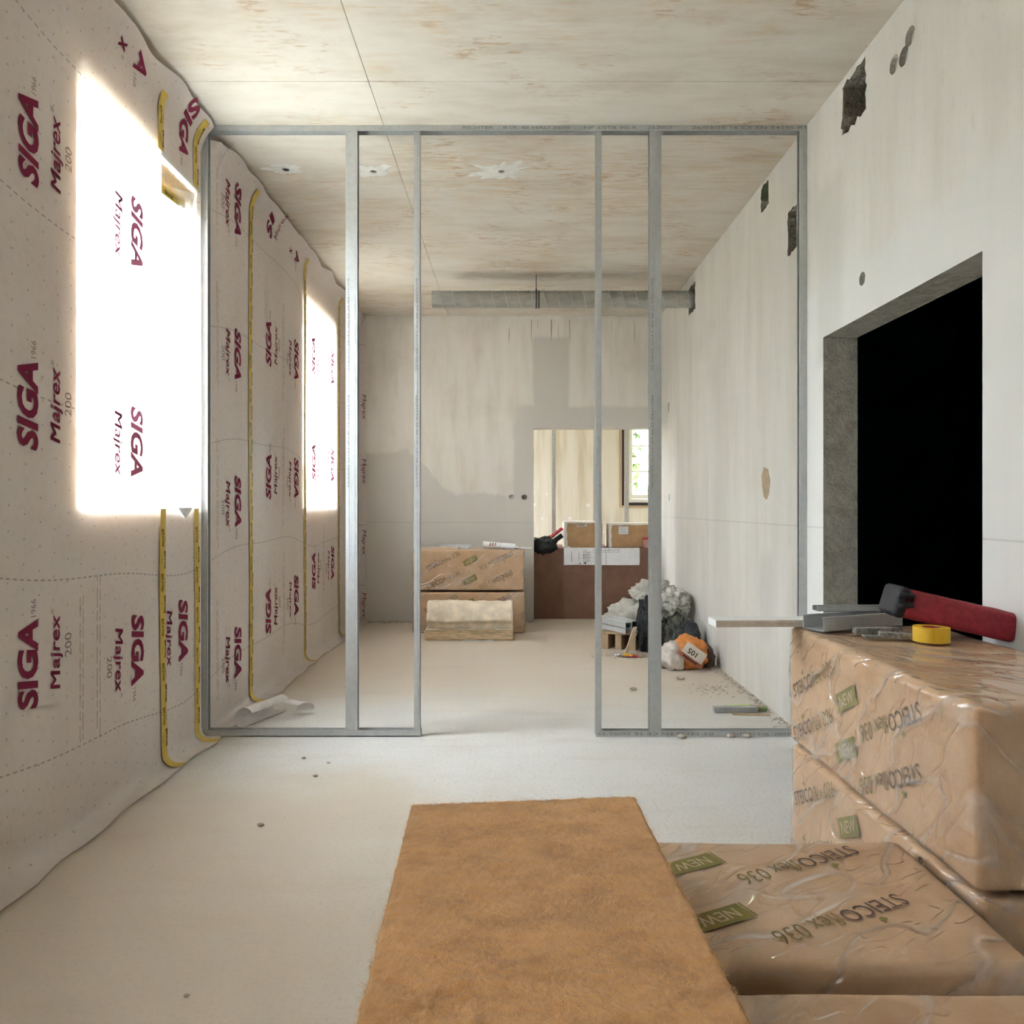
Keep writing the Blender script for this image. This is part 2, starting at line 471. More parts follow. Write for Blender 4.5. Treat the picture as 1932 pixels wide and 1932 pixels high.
# ------------------------------------------------------------------ mesh helpers
class MB:
    def __init__(s):
        s.v, s.f, s.mi = [], [], []

    def add(s, verts, faces, mi=0):
        o = len(s.v)
        s.v += [tuple(p) for p in verts]
        s.f += [tuple(i + o for i in f) for f in faces]
        s.mi += [mi] * len(faces)
        return s

    def box(s, x0, x1, y0, y1, z0, z1, mi=0):
        return s.add([(x0, y0, z0), (x1, y0, z0), (x1, y1, z0), (x0, y1, z0), (x0, y0, z1), (x1, y0, z1), (x1, y1, z1), (x0, y1, z1)],
                     [(0, 3, 2, 1), (4, 5, 6, 7), (0, 1, 5, 4), (1, 2, 6, 5), (2, 3, 7, 6), (3, 0, 4, 7)], mi)

    def obox(s, c, ax, ay, az, mi=0):
        """oriented box: centre and three half-axis vectors"""
        c, ax, ay, az = map(Vector, (c, ax, ay, az))
        vs = [c + i * ax + j * ay + k * az for k in (-1, 1) for (i, j) in ((-1, -1), (1, -1), (1, 1), (-1, 1))]
        return s.add(vs, [(0, 3, 2, 1), (4, 5, 6, 7), (0, 1, 5, 4), (1, 2, 6, 5), (2, 3, 7, 6), (3, 0, 4, 7)], mi)

    def grid(s, fn, nu, nv, mi=0, flip=False):
        vs = [fn(i / nu, j / nv) for j in range(nv + 1) for i in range(nu + 1)]
        fs = []
        for j in range(nv):
            for i in range(nu):
                a = j * (nu + 1) + i
                q = (a, a + 1, a + nu + 2, a + nu + 1)
                fs.append(q[::-1] if flip else q)
        return s.add(vs, fs, mi)

    def tube(s, pts, r, n=10, caps=True, mi=0):
        pts = [Vector(p) for p in pts]
        rs = r if isinstance(r, (list, tuple)) else [r] * len(pts)
        vs, fs = [], []
        t0 = (pts[1] - pts[0]).normalized()
        up = Vector((0, 0, 1)) if abs(t0.z) < .9 else Vector((1, 0, 0))
        for k, p in enumerate(pts):
            t = (pts[min(k + 1, len(pts) - 1)] - pts[max(k - 1, 0)]).normalized()
            a = t.cross(up).normalized(); b = a.cross(t).normalized()
            for i in range(n):
                w = 2 * math.pi * i / n
                vs.append(p + rs[k] * (math.cos(w) * a + math.sin(w) * b))
        for k in range(len(pts) - 1):
            for i in range(n):
                j = (i + 1) % n
                fs.append((k * n + i, k * n + j, (k + 1) * n + j, (k + 1) * n + i))
        if caps:
            fs.append(tuple(range(n))); fs.append(tuple(range((len(pts) - 1) * n, len(pts) * n))[::-1])
        return s.add(vs, fs, mi)

    def prism(s, poly, fn0, fn1, mi=0):
        """extrude a 2-D polygon between two mappings to 3-D"""
        n = len(poly)
        vs = [fn0(*p) for p in poly] + [fn1(*p) for p in poly]
        fs = [tuple(range(n))[::-1], tuple(range(n, 2 * n))]
        fs += [(i, (i + 1) % n, n + (i + 1) % n, n + i) for i in range(n)]
        return s.add(vs, fs, mi)

    def text(s, key, o, td, ud, L, hh, mi=0, conform=None):
        vs, fs = TEXT(key)
        o, td, ud = Vector(o), Vector(td), Vector(ud)
        pts = [o + td * (a * L) + ud * (b * hh) for a, b in vs]
        if conform:
            pts = [conform(p) for p in pts]
        return s.add(pts, fs, mi)

    def build(s, name, mats, parent=None, smooth=False, bevel=0, fix=True, loc=None):
        me = bpy.data.meshes.new(name)
        me.from_pydata(s.v, [], s.f)
        mats = mats if isinstance(mats, (list, tuple)) else [mats]
        for m in mats:
            me.materials.append(M[m])
        if len(mats) > 1:
            me.polygons.foreach_set('material_index', s.mi)
        if bevel or fix:
            bm = bmesh.new(); bm.from_mesh(me)
            if bevel:
                bmesh.ops.bevel(bm, geom=bm.edges[:], offset=bevel, segments=2, profile=.6, affect='EDGES')
            if fix:
                bmesh.ops.recalc_face_normals(bm, faces=bm.faces[:])
            bm.to_mesh(me); bm.free()
        if smooth:
            me.polygons.foreach_set('use_smooth', [True] * len(me.polygons))
        me.update()
        return link(bpy.data.objects.new(name, me), parent, loc)


def link(o, parent=None, loc=None):
    COL.objects.link(o)
    if parent:
        o.parent = parent
    if loc is not None:
        o.location = loc
    return o


def thing(name, label, cat, loc=(0, 0, 0), rz=0, group=None):
    o = bpy.data.objects.new(name, None)
    o.empty_display_size = .05
    COL.objects.link(o)
    o.location = loc; o.rotation_euler = (0, 0, rz)
    return tag(o, label, cat, group)


def tag(o, label, cat, group=None):
    o['label'] = label; o['category'] = cat
    if group:
        o['group'] = group
    return o


def structure(o):
    o['kind'] = 'structure'
    return o


def stuff(o):
    o['kind'] = 'stuff'
    return o


_T = {}
FONTS = {   # text, weight offset, shear
    'siga': ('SIGA', .038, .18), 'A': ('A', .030, .18), 'SI': ('SI', .030, .18), 'GA': ('GA', .030, .18), 'majrex': ('Majrex', 0, .18), 'M': ('M', 0, .18), 'ajrex': ('ajrex', .014, .18),
    'x': ('x', .024, .18), 'two': ('200', 0, 0), 'year': ('1966', 0, 0), 'r': ('\u00ae', 0, 0), 'sicrall': ('Sicrall', .02, 0),
    'steico': ('STEICO', .006, 0), 'flex': ('flex 036', -.004, .12), 'new': ('NEW', .006, 0), '105': ('105', .02, 0),
    'track_a': ('RICHTER', 0, 0), 'track_b': ('RSR-48 HAU 3600', 0, 0), 'track_c': ('NF-EST8 90-A', 0, 0), 'track_d': ('252007', 0, 0),
    'track_e': ('26/03/25 16 CE EN 14195 R1', 0, 0), 'track_f': ('R1 14195 EN CE 16 26/03/25', 0, 0), 'track_g': ('252007   90-A NF-EST8', 0, 0),
    'stud': ('RICHTER M 48 NF 14195 26/03/25', 0, 0)}


def TEXT(key):
    if key in _T:
        return _T[key]
    body, off, shear = FONTS[key]
    cu = bpy.data.curves.new('t', 'FONT')
    cu.body = body; cu.offset = off; cu.shear = shear; cu.resolution_u = 3; cu.fill_mode = 'BOTH'
    ob = bpy.data.objects.new('t', cu)
    COL.objects.link(ob)
    dg = bpy.context.evaluated_depsgraph_get()
    me = bpy.data.meshes.new_from_object(ob.evaluated_get(dg))
    vs = np.array([v.co[:2] for v in me.vertices])
    fs = [tuple(p.vertices) for p in me.polygons]
    lo, hi = vs.min(0), vs.max(0)
    if key in ('majrex', 'ajrex', 'flex', 'sicrall'):
        hi[1] = max(hi[1], 0.7)
    vs = (vs - lo) / (hi - lo)
    bpy.data.objects.remove(ob); bpy.data.curves.remove(cu); bpy.data.meshes.remove(me)
    _T[key] = (vs.tolist(), fs)
    return _T[key]


def cut(obj, cutters):
    """carve cutter meshes out of an object and drop the cutters"""
    for c in cutters:
        m = obj.modifiers.new('cut', 'BOOLEAN')
        m.operation = 'DIFFERENCE'; m.object = c; m.solver = 'EXACT'
        m.material_mode = 'TRANSFER'
    dg = bpy.context.evaluated_depsgraph_get()
    me = bpy.data.meshes.new_from_object(obj.evaluated_get(dg))
    obj.modifiers.clear()
    old = obj.data
    obj.data = me
    me.name = obj.name
    bpy.data.meshes.remove(old)
    for c in cutters:
        d = c.data
        bpy.data.objects.remove(c); bpy.data.meshes.remove(d)


def nz(x, y, z, s=1.0):
    return mnoise.noise(Vector((x * s, y * s, z * s)))


def rough_outline(y0, y1, z0, z1, jit, seed, n=9, skew=0.0):
    rnd = random.Random(seed)
    pts = []
    for (a, b) in (((y0, z0), (y1, z0 + skew)), ((y1, z0 + skew), (y1, z1)), ((y1, z1), (y0, z1)), ((y0, z1), (y0, z0))):
        for k in range(n):
            t = k / n
            pts.append((a[0] + (b[0] - a[0]) * t + rnd.uniform(-jit, jit), a[1] + (b[1] - a[1]) * t + rnd.uniform(-jit, jit)))
    return pts


def rough_cutter(pts, x0, x1, jit, seed, mat='hacked', rings=6):
    rnd = random.Random(seed)
    n = len(pts)
    mb = MB(); vs = []; fs = []
    for k in range(rings + 1):
        x = x0 + (x1 - x0) * k / rings
        for (a, b) in pts:
            j = 0 if k == 0 else jit
            vs.append((x, a + rnd.uniform(-j, j), b + rnd.uniform(-j, j)))
    for k in range(rings):
        for i in range(n):
            j = (i + 1) % n
            fs.append((k * n + i, k * n + j, (k + 1) * n + j, (k + 1) * n + i))
    fs.append(tuple(range(n))[::-1]); fs.append(tuple(range(rings * n, rings * n + n)))
    return mb.add(vs, fs).build('cutter', mat)


def cyl_cutter(c, axis, r, depth, mat, n=24):
    a = Vector(axis).normalized()
    c = Vector(c)
    return MB().tube([c - a * .02, c + a * depth], r, n).build('cutter', mat)


# ------------------------------------------------------------------ the shell
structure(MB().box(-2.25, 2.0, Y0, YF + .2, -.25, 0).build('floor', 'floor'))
structure(MB().box(-60, 60, -40, 80, -.62, -.5).build('ground', 'grass'))

# right wall with the doorway and the hacked openings
wr = structure(MB().box(XR, XR + .195, Y0, YBB, 0, H + .05).build('wall_right', 'wall_right'))
DOOR0, DOOR1, DOORH = 2.87, 4.345, 2.345
cs = [MB().box(XR - .1, XR + .4, DOOR0, DOOR1, -.2, DOORH).build('cutter', 'raw')]
cs.append(rough_cutter(rough_outline(3.82, 4.10, 3.37, 3.635, .006, 1, skew=.0), XR - .05, XR + .3, .014, 2))
cs.append(rough_cutter(rough_outline(5.28, 5.44, 3.475, 3.64, .005, 3, n=6), XR - .05, XR + .3, .01, 4))
cs.append(rough_cutter(rough_outline(4.61, 4.91, 2.995, 3.27, .006, 5), XR - .05, XR + .3, .014, 6))
cs.append(rough_cutter(rough_outline(7.41, 7.69, 3.305, 3.565, .008, 7), XR - .05, XR + .3, .012, 8))
for (y, z, r) in ((3.395, 3.475, .042), (3.45, 3.418, .042), (3.537, 3.432, .042), (3.86, 2.535, .034)):
    cs.append(cyl_cutter((XR, y, z), (1, 0, 0), r, .028, 'plug'))
for (y, z, w, h) in ((8.67, 2.51, .02, .05), (8.65, 1.485, .02, .035)):
    cs.append(MB().box(XR - .02, XR + .03, y - w, y + w, z - h, z + h).build('cutter', 'plug'))
cut(wr, cs)

# corridor beyond the doorway; its unlit darkness is painted into the surface colour
structure(MB().box(5.2, 5.4, 0, 9, 0, H).build('wall_corridor_right', 'corridor_gloom'))
structure(MB().box(XR + .195, 5.4, 9, 9.2, 0, H).build('wall_corridor_far', 'corridor_gloom'))
structure(MB().box(XR + .195, 5.4, -.2, 0, 0, H).build('wall_corridor_near', 'corridor_gloom'))
structure(MB().box(2.0, 5.4, -.2, 9.2, -.25, 0).build('floor_corridor', 'corridor_gloom'))
structure(MB().box(XR + .195, 5.4, -.2, 9.2, H, H + .2).build('ceiling_corridor', 'corridor_gloom'))

# back wall with the low doorway
wb = structure(MB().box(-2.25, XR, YB, YBB, 0, H + .05).build('wall_back', 'wall_back'))
s_b = F / YB
cs = [MB().box(.243, 1.735, YB - .1, YBB + .1, -.2, 2.322).build('cutter', 'wall_back')]
cs.append(cyl_cutter(((965 - 969) / s_b, YB, EYE + 17 / s_b), (0, 1, 0), .034, .03, 'plaster_patch', 8))
cs.append(cyl_cutter(((989 - 969) / s_b, YB, EYE + 17 / s_b), (0, 1, 0), .034, .09, 'raw', 8))
cut(wb, cs)

# left wall behind the membrane
wl = structure(MB().box(XO, XM - .02, Y0, YF + .2, 0, H + .05).build('wall_left', 'insulation'))
cs = [MB().box(-2.5, XM + .2, a, b, SILL - .012, HEAD).build('cutter', 'reveal') for a, b in WINS + [(10.65, 11.25)]]
cut(wl, cs)

# wall behind the camera
wn = structure(MB().box(-2.25, 2.0, Y0 - .2, Y0, 0, H + .05).build('wall_near', 'far_wall'))

# far wall of the back room with its window
wf = structure(MB().box(-2.25, 2.0 + 1.2, YF, YF + .3, 0, H + .05).build('wall_far', 'far_wall'))
cut(wf, [MB().box(1.70, 2.62, YF - .1, YF + .5, 1.36, 3.0).build('cutter', 'dark_brown')])
structure(MB().box(XR + .195, 3.2, YBB - .16, YBB, 0, H).build('wall_room_near', 'far_wall'))
structure(MB().box(3.2, 3.4, YBB - .16, YF + .5, 0, H + .05).build('wall_room_right', 'far_wall'))
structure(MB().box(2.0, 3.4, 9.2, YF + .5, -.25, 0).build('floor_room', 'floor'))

# ceiling: slab with board-marked panels, open joints between them
ceil = structure(MB().box(-2.25, 3.4, Y0 - .2, YF + .3, H + .05, H + .3).build('ceiling', 'slab_over'))
rows = [4.111 + 1.268 * k for k in range(-6, 4)]
rows = [Y0] + [r for r in rows if r > Y0 + .2] + [YB]
JX = -.781
holes = [(-.083, 5.21), (-.957, 5.21), (-1.545, 5.18)]
for k in range(len(rows) - 1):
    for (xa, xb) in ((-2.25, JX), (JX, XR)):
        g2 = .0014
        mb = MB().box(xa + g2, xb - (g2 if xb < XR else 0), rows[k] + g2, rows[k + 1] - g2, H, H + .055)
        o = mb.build('ceiling_panel', 'ceiling', ceil, bevel=.0012)
        cs = [cyl_cutter((hx, hy, H), (.25, .3, 1), .022, .05, 'raw', 10) for hx, hy in holes if xa < hx < xb and rows[k] < hy < rows[k + 1]]
        if cs:
            cut(o, cs)
MB().box(-2.25, 3.4, YBB, YF, H, H + .055).build('ceiling_panel', 'ceiling', ceil)
for n_, (hx, hy) in enumerate(holes):        # white filler smeared round the fixing holes
    rnd = random.Random(40 + n_)
    big = (1.0, .75, .7)[n_]
    m_ = 30
    outer, inner = [], []
    for i in range(m_):
        a = 2 * math.pi * i / m_
        r = (.09 + .05 * rnd.random() + (.07 if rnd.random() > .72 else 0)) * big
        outer.append((hx + 1.25 * r * math.cos(a), hy + .95 * r * math.sin(a)))
        inner.append((hx + .024 * math.cos(a), hy + .024 * math.sin(a)))
    mb = MB()
    vs = [(x, y, H - .0005) for x, y in outer] + [(x, y, H - .004) for x, y in [((a[0] * .8 + b[0] * .2), (a[1] * .8 + b[1] * .2)) for a, b in zip(outer, inner)]] + [(x, y, H - .005) for x, y in inner]
    fs = []
    for k in range(2):
        fs += [(k * m_ + i, k * m_ + (i + 1) % m_, (k + 1) * m_ + (i + 1) % m_, (k + 1) * m_ + i) for i in range(m_)]
    mb.add(vs, fs).build('filler_patch', 'plaster_patch', ceil)

# filler patch on the right wall
pp = [(5.42 - dy, z) for dy, z in ((0, 1.60), (.05, 1.66), (.13, 1.64), (.175, 1.56), (.15, 1.47), (.10, 1.43), (.045, 1.45), (.01, 1.53))]
MB().prism(pp, lambda a, b: (XR + .001, a, b), lambda a, b: (XR - .002, a, b)).build('filler_patch', 'cardboard', wr)

# windows of the left wall
for n_, (a, b) in enumerate(WINS):
    w = structure(thing('window_%d' % (n_ + 1), 'x', 'x'))
    del w['label'], w['category']
    x0, x1 = XO + .02, XO + .075
    z0, z1 = SILL - .012, HEAD
    t = .035
    f = MB()
    f.box(x0, x1, a, b, z0, z0 + t).box(x0, x1, a, b, z1 - t, z1)
    f.box(x0, x1, a, a + t, z0 + t, z1 - t).box(x0, x1, b - t, b, z0 + t, z1 - t)
    f.build('window_frame', 'white_frame', w)
    zm = 2.32
    MB().box(x0 + .01, x1 - .01, a + t, b - t, zm - .012, zm + .012).build('glazing_bar', 'white_frame', w)
    for (za, zb) in ((z0 + t, zm - .012), (zm + .012, z1 - t)):
        MB().box(x0 + .02, x0 + .024, a + t, b - t, za, zb).build('pane', 'glass', w)
    MB().box(x1, XM - .012, a, b, SILL - .012, SILL).build('window_sill', 'board_paper', w)

# window of the back room
w = structure(thing('window_4', 'x', 'x')); del w['label'], w['category']
f = MB()
wx0, wx1, wz0, wz1 = 1.845, 2.46, 1.445, 2.86
ya, yb = YF + .03, YF + .10
t = .055
f.box(wx0, wx1, ya, yb, wz0, wz0 + .055).box(wx0, wx1, ya, yb, wz1 - t, wz1).box(wx0, wx0 + t, ya, yb, wz0 + .055, wz1 - t).box(wx1 - t, wx1, ya, yb, wz0 + .055, wz1 - t)
f.build('window_frame', 'white_frame', w)
s_ = MB()
s_.box(wx0 + .03, wx1 - .03, ya - .02, ya + .03, wz0 + .06, wz0 + .125).box(wx0 + .03, wx0 + .065, ya - .02, ya + .03, wz0 + .125, wz1 - .06)
s_.box(wx1 - .065, wx1 - .03, ya - .02, ya + .03, wz0 + .125, wz1 - .06).box(wx0 + .03, wx1 - .03, ya - .02, ya + .03, wz1 - .1, wz1 - .06)
s_.build('sash', 'white_frame', w)
zs = [1.57, 1.945, 2.355, wz1 - .1]
for zz in zs[1:3]:
    MB().box(wx0 + .065, wx1 - .065, ya - .01, ya + .02, zz - .012, zz + .012).build('glazing_bar', 'white_frame', w)
for k in range(3):
    MB().box(wx0 + .065, wx1 - .065, ya + .003, ya + .007, zs[k] + .012, zs[k + 1] - .012).build('pane', 'glass', w)
f = MB()
f.box(1.70, 1.745, YF - .012, YF + .2, 1.36, 2.99).box(1.745, 2.62, YF - .012, YF + .2, 1.36, 1.395).box(2.575, 2.62, YF - .012, YF + .2, 1.395, 2.99)
f.build('timber_surround', 'timber', w)
MB().box(1.73, 2.60, YF + .12, YF + .16, 1.38, 1.50).build('gap_shade', 'black_rubber', w)  # black sheets added as the shade in the gap round the frame
MB().box(1.73, 1.86, YF + .12, YF + .16, 1.50, 2.99).build('gap_shade', 'black_rubber', w)

# ------------------------------------------------------------------ membrane on the left wall
def fold(z, y=0):
    """how far the sheet stands off the wall plane: curls into the room at ceiling and floor"""
    if z > H - .20 and not 4.545 < y < 4.665:
        t = (z - (H - .20)) / .165
        return .075 * t * t
    return 0.0


def mem_x(y, z, lift=0.0):
    w = .0045 * nz(y * 5.5, z * .35, 1.7) + .0025 * nz(y * 14, z * .8, 4.1)
    w += .006 * max(0, nz(y * 2.3, z * 1.1, 9.3))
    if 4.56 < y < 4.65:                     # clamped behind the wall stud
        return XM - .016
    return XM + .006 + w + fold(z, y) + lift


def mem_profile(zt, zb, n):
    """list of (z, out) down the sheet; the foot is bent forward on the floor"""
    pr = []
    foot = zb <= .001
    za = .075 if foot else zb
    for i in range(n + 1):
        pr.append((zt + (za - zt) * i / n, 0.0))
    if foot:
        pr += [(.045, .006), (.022, .020), (.009, .045), (.007, .075), (.009, .10), (.015, .115)]
    return pr


def sheet_at(y, zt, zb, k, pr, lift):
    z, out = pr[k]
    if out:
        o = out * (1 + .35 * nz(y * 4, 2, out * 3))
        return (mem_x(y, .075, lift) + o, y, z + lift + .003 * abs(nz(y * 9, 4, 1)))
    if z > H - .06:      # ragged top edge
        z = min(H - .012, z + .03 * nz(y * 3.3, 7, 0))
    return (mem_x(y, z, lift), y, z)


def sheet(y0, y1, zt, zb, label, texts, ny=None, nz_=70, lift=0.0, grp='printed membrane sheets on the left wall'):
    pr = mem_profile(zt, zb, nz_)
    ny = ny or max(8, int((y1 - y0) / .03))
    mb = MB()
    n = len(pr) - 1
    mb.grid(lambda u, v: sheet_at(y0 + (y1 - y0) * u, zt, zb, min(n, round(v * n)), pr, lift), ny, n)
    root = mb.build('membrane_sheet', 'membrane', smooth=True, fix=False)
    tag(root, label, 'membrane', grp)
    conf = lambda p: Vector((mem_x(p.y, p.z, lift) + .0035, p.y, p.z))
    rnd = random.Random(int(y0 * 100))
    fine = MB()
    for (y, z, inv, parts) in texts:
        td, ud = (Vector((0, 0, 1)), Vector((0, -1, 0))) if inv else (Vector((0, 0, -1)), Vector((0, 1, 0)))
        o = Vector((XM, y, z))
        ink = MB()
        for (key, t, u, L, hh, mi) in parts:
            ink.text(key, o + td * t + ud * u, td, ud, L, hh, mi, conf)
            if key == 'M':                 # heavier weight for the capital
                for e in (.0045, .009):
                    ink.text(key, o + td * (t + e - .0045) + ud * u, td, ud, L, hh, mi, conf)
        q = ink.build('printed_logo', ['ink_red', 'ink_grey'], root, fix=False)
        q['kind'] = 'stuff'
        if parts is LOGO:                    # lines of small print beside the logo
            for ln in range(2):
                t = -.22
                while t < .42:
                    w_ = rnd.uniform(.02, .09)
                    a = o + td * t - ud * (.285 + ln * .022)
                    fine.add([conf(a), conf(a + td * w_), conf(a + td * w_ + ud * .004), conf(a + ud * .004)], [(0, 1, 2, 3)])
                    t += w_ + rnd.uniform(.005, .03)
    if fine.v:
        q = fine.build('small_print', 'ink_grey', root, fix=False)
        q['kind'] = 'stuff'
    return root


LOGO = [('siga', 0, 0, .345, .124, 0), ('year', .357, .015, .068, .030, 1), ('M', .04, -.145, .080, .067, 0), ('ajrex', .124, -.165, .222, .088, 0), ('two', .16, -.222, .098, .046, 1), ('r', .352, -.10, .022, .022, 1)]
LA = [('A', 0, 0, .085, .122, 0), ('year', .10, .015, .068, .030, 1), ('x', .02, -.145, .05, .06, 0), ('r', .08, -.10, .022, .022, 1)]
LSI = [('SI', 0, 0, .17, .122, 0), ('majrex', .04, -.165, .20, .088, 0)]
ytop = H - .03
sheet(2.62, 4.03, ytop, 0, 'wide printed membrane sheet left of the metal frame, glowing over the near window',
      [(3.70, .855, 0, LOGO), (3.70, 1.873, 0, LOGO), (3.70, 2.90, 0, LOGO), (3.70, 3.60, 0, LA), (2.98, .60, 1, LOGO), (2.98, 1.60, 1, LOGO), (2.98, 2.62, 1, LOGO)])
sheet(-.7, 1.28, ytop, 0, 'printed membrane sheet on the left wall beside the viewer', [], ny=30)
sheet(1.25, 2.66, ytop, 0, 'printed membrane sheet at the left edge of the picture, nearest the viewer',
      [(2.3, .86, 0, LOGO), (2.3, 1.87, 0, LOGO), (2.3, 2.9, 0, LOGO)], lift=.002)
sheet(4.02, 4.50, ytop, HEAD - .02, 'short membrane piece above the uncovered half of the near window',
      [(4.225, 3.655, 0, [('siga', 0, 0, .30, .122, 0), ('year', .31, .015, .06, .03, 1)])], nz_=24, lift=.003)
sheet(4.02, 4.50, SILL, 0, 'short membrane piece below the uncovered half of the near window',
      [(4.22, .866, 0, [('siga', 0, 0, .345, .124, 0), ('year', .357, .015, .068, .030, 1), ('M', .04, -.145, .080, .067, 0), ('ajrex', .124, -.165, .222, .088, 0)])], nz_=40, lift=.003)
sheet(4.48, 5.39, ytop, 0, 'membrane sheet with one column of lettering just behind the metal frame',
      [(5.075, z, 0, LOGO) for z in (3.545, 2.575, 1.590, .579)], lift=.0)
sheet(5.37, 6.78, ytop, 0, 'membrane sheet with two opposed columns of lettering between the two windows',
      [(5.835, z, 1, LOGO) for z in (2.446, 1.436, .415)] + [(5.835, 3.423, 1, LSI)] + [(6.45, z, 0, LOGO) for z in (2.803, 1.798, .80)] + [(6.45, 3.55, 0, LA)], lift=.002)
sheet(6.76, 8.12, ytop, 0, 'membrane sheet glowing white over the far window',
      [(7.14, z, 1, LOGO) for z in (2.613, 1.618, .608)] + [(7.76, z, 0, LOGO) for z in (2.975, 1.978, .98)], lift=.0)
sheet(8.10, 9.16, ytop, 0, 'last membrane sheet in the far left corner', [(8.55, z, 1, LOGO) for z in (2.6, 1.6, .6)], lift=.002)

# loose edge of the membrane turned onto the back wall
mb = MB()
def flap(u, v):
    z = .05 + (3.60 - .05) * v
    wv = .055 + .05 * (.5 + .5 * nz(0, 3, z * 2.1)) + .03 * nz(0, 8, z * 5)
    wv *= 1 if z < 3.5 else max(.3, 1 - (z - 3.5) * 6)
    return (XM + .012 + wv * u, YB - .012 - .018 * u * (1 + nz(1, 1, z * 3)) - .02 * (1 - u), z)
mb.grid(flap, 6, 90)
o = mb.build('membrane_flap', 'membrane', smooth=True, fix=False)
tag(o, 'narrow ragged membrane edge turned onto the back wall at the corner', 'membrane')
ink = MB()
for z in (2.72, 1.95, 1.10, .35):
    ink.text('majrex', (XM + .045, YB - .05, z), (0, 0, -1), (1, 0, 0), .30, .06, 0)
stuff(ink.build('lettering', 'ink_red', o, fix=False))

# yellow joint tapes
def tape_strip(y_of, zt, zb, label):
    pr = mem_profile(zt, zb, 60)
    n = len(pr) - 1
    mb = MB()
    def q(u, v):
        k = min(n, round(v * n))
        p = sheet_at(y_of(pr[k][0]) + .062 * (u - .5), zt, zb, k, pr, .007)
        return p
    mb.grid(q, 3, n)
    root = mb.build('joint_tape', 'tape', smooth=True, fix=False)
    tag(root, label, 'tape', 'yellow joint tapes on the membrane')
    ink = MB()
    conf = lambda p: Vector((mem_x(p.y, p.z, .007) + .003, p.y, p.z))
    z = max(zb, .09) + .02
    k = 0
    while z < zt - .11:
        yo = y_of(z)
        ink.text('sicrall', (0, yo + (.004 if k % 2 else .028), z), (0, 0, 1), (0, -1, 0), .092, .021, 0, conf)
        for (dy, dz) in ((.016, .02), (-.022, .05)):
            a = Vector((0, yo + (dy if k % 2 else -dy) , z + dz))
            ink.add([conf(a), conf(a + Vector((0, .0025, 0))), conf(a + Vector((0, .0025, .045))), conf(a + Vector((0, 0, .045)))], [(0, 1, 2, 3)])
        z += .118; k += 1
    stuff(ink.build('lettering', 'ink_black', root, fix=False))

tape_strip(lambda z: 4.005 + .01 * math.sin(z * 2), H - .11, HEAD - .02, 'yellow tape above the near window, left of the uncovered pane')
tape_strip(lambda z: 4.035 + .012 * math.sin(z * 3 + 2), SILL, 0, 'yellow tape below the near window, farther from the metal frame')
tape_strip(lambda z: 4.455 + .006 * math.sin(z * 5), H - .05, HEAD - .03, 'yellow tape above the near window, beside the metal frame')
tape_strip(lambda z: 4.468 + .008 * math.sin(z * 3), SILL, 0, 'yellow tape below the near window, beside the metal frame')
tape_strip(lambda z: 5.38 + .008 * math.sin(z * 2), H - .06, 0, 'yellow tape running full height behind the metal frame')
tape_strip(lambda z: 6.77 + .008 * math.sin(z * 2 + 1), H - .09, 0, 'yellow tape running full height just left of the far window')
tape_strip(lambda z: 8.105 + .012 * math.sin(z * 2.5), H - .08, 0, 'yellow tape running full height just right of the far window')

# uncovered half of the near window: film, head batten, insulation and tape
o = MB().grid(lambda u, v: (XM - .035 + .008 * nz(u * 2, v * 3, 3) + .006 * nz(u * 7, v * 2, 8), 4.02 + .522 * u, SILL + .012 + (HEAD - SILL - .20) * v), 16, 40).build('window_film', 'film', smooth=True, fix=False)
tag(o, 'translucent plastic film over the uncovered half of the near window', 'plastic film')
o = MB().box(XM - .016, XM + .004, 4.03, 4.545, HEAD - .035, HEAD + .01).build('head_batten', 'board_paper', bevel=.002)
tag(o, 'white batten along the head of the near window', 'batten')
o = MB().grid(lambda u, v: (XM - .03 - .02 * v, 4.03 + .51 * u, HEAD - .04 - .14 * v + .01 * nz(u * 12, v * 12, 2)), 26, 12).build('lintel_insulation', 'insulation', smooth=True, fix=False)
tag(o, 'tan fibre insulation under the head of the near window', 'insulation')
o = MB().grid(lambda u, v: (XM - .022, 4.03 + .34 * u, HEAD - .165 - .05 * v + .02 * u), 6, 2).build('joint_tape', 'tape', fix=False)
tag(o, 'short yellow tape across the top of the window film', 'tape')
ink = MB().text('sicrall', (XM - .018, 4.12, HEAD - .200), (0, 1, .03), (0, 0, 1), .10, .022)
stuff(ink.build('lettering', 'ink_black', o, fix=False))
o = MB().add([(XM - .012, 4.535, HEAD - .04), (XM - .016, 4.20, HEAD - .13), (XM - .016, 4.48, HEAD - .33), (XM - .012, 4.54, HEAD - .19)], [(0, 1, 2, 3)]).build('film_flap', 'film', fix=False)
tag(o, 'torn triangular film flap in the top corner of the near window', 'plastic film')
o = MB().grid(lambda u, v: (XM + .018 + .02 * math.sin(u * 3.14) * (1 - v), 4.19 + .20 * u, SILL + .005 - .065 * v * (1 - abs(2 * u - 1.1))), 8, 4).build('film_flap', 'board_paper', smooth=True, fix=False)
tag(o, 'small pale film flap folded over the sill of the near window', 'plastic film')

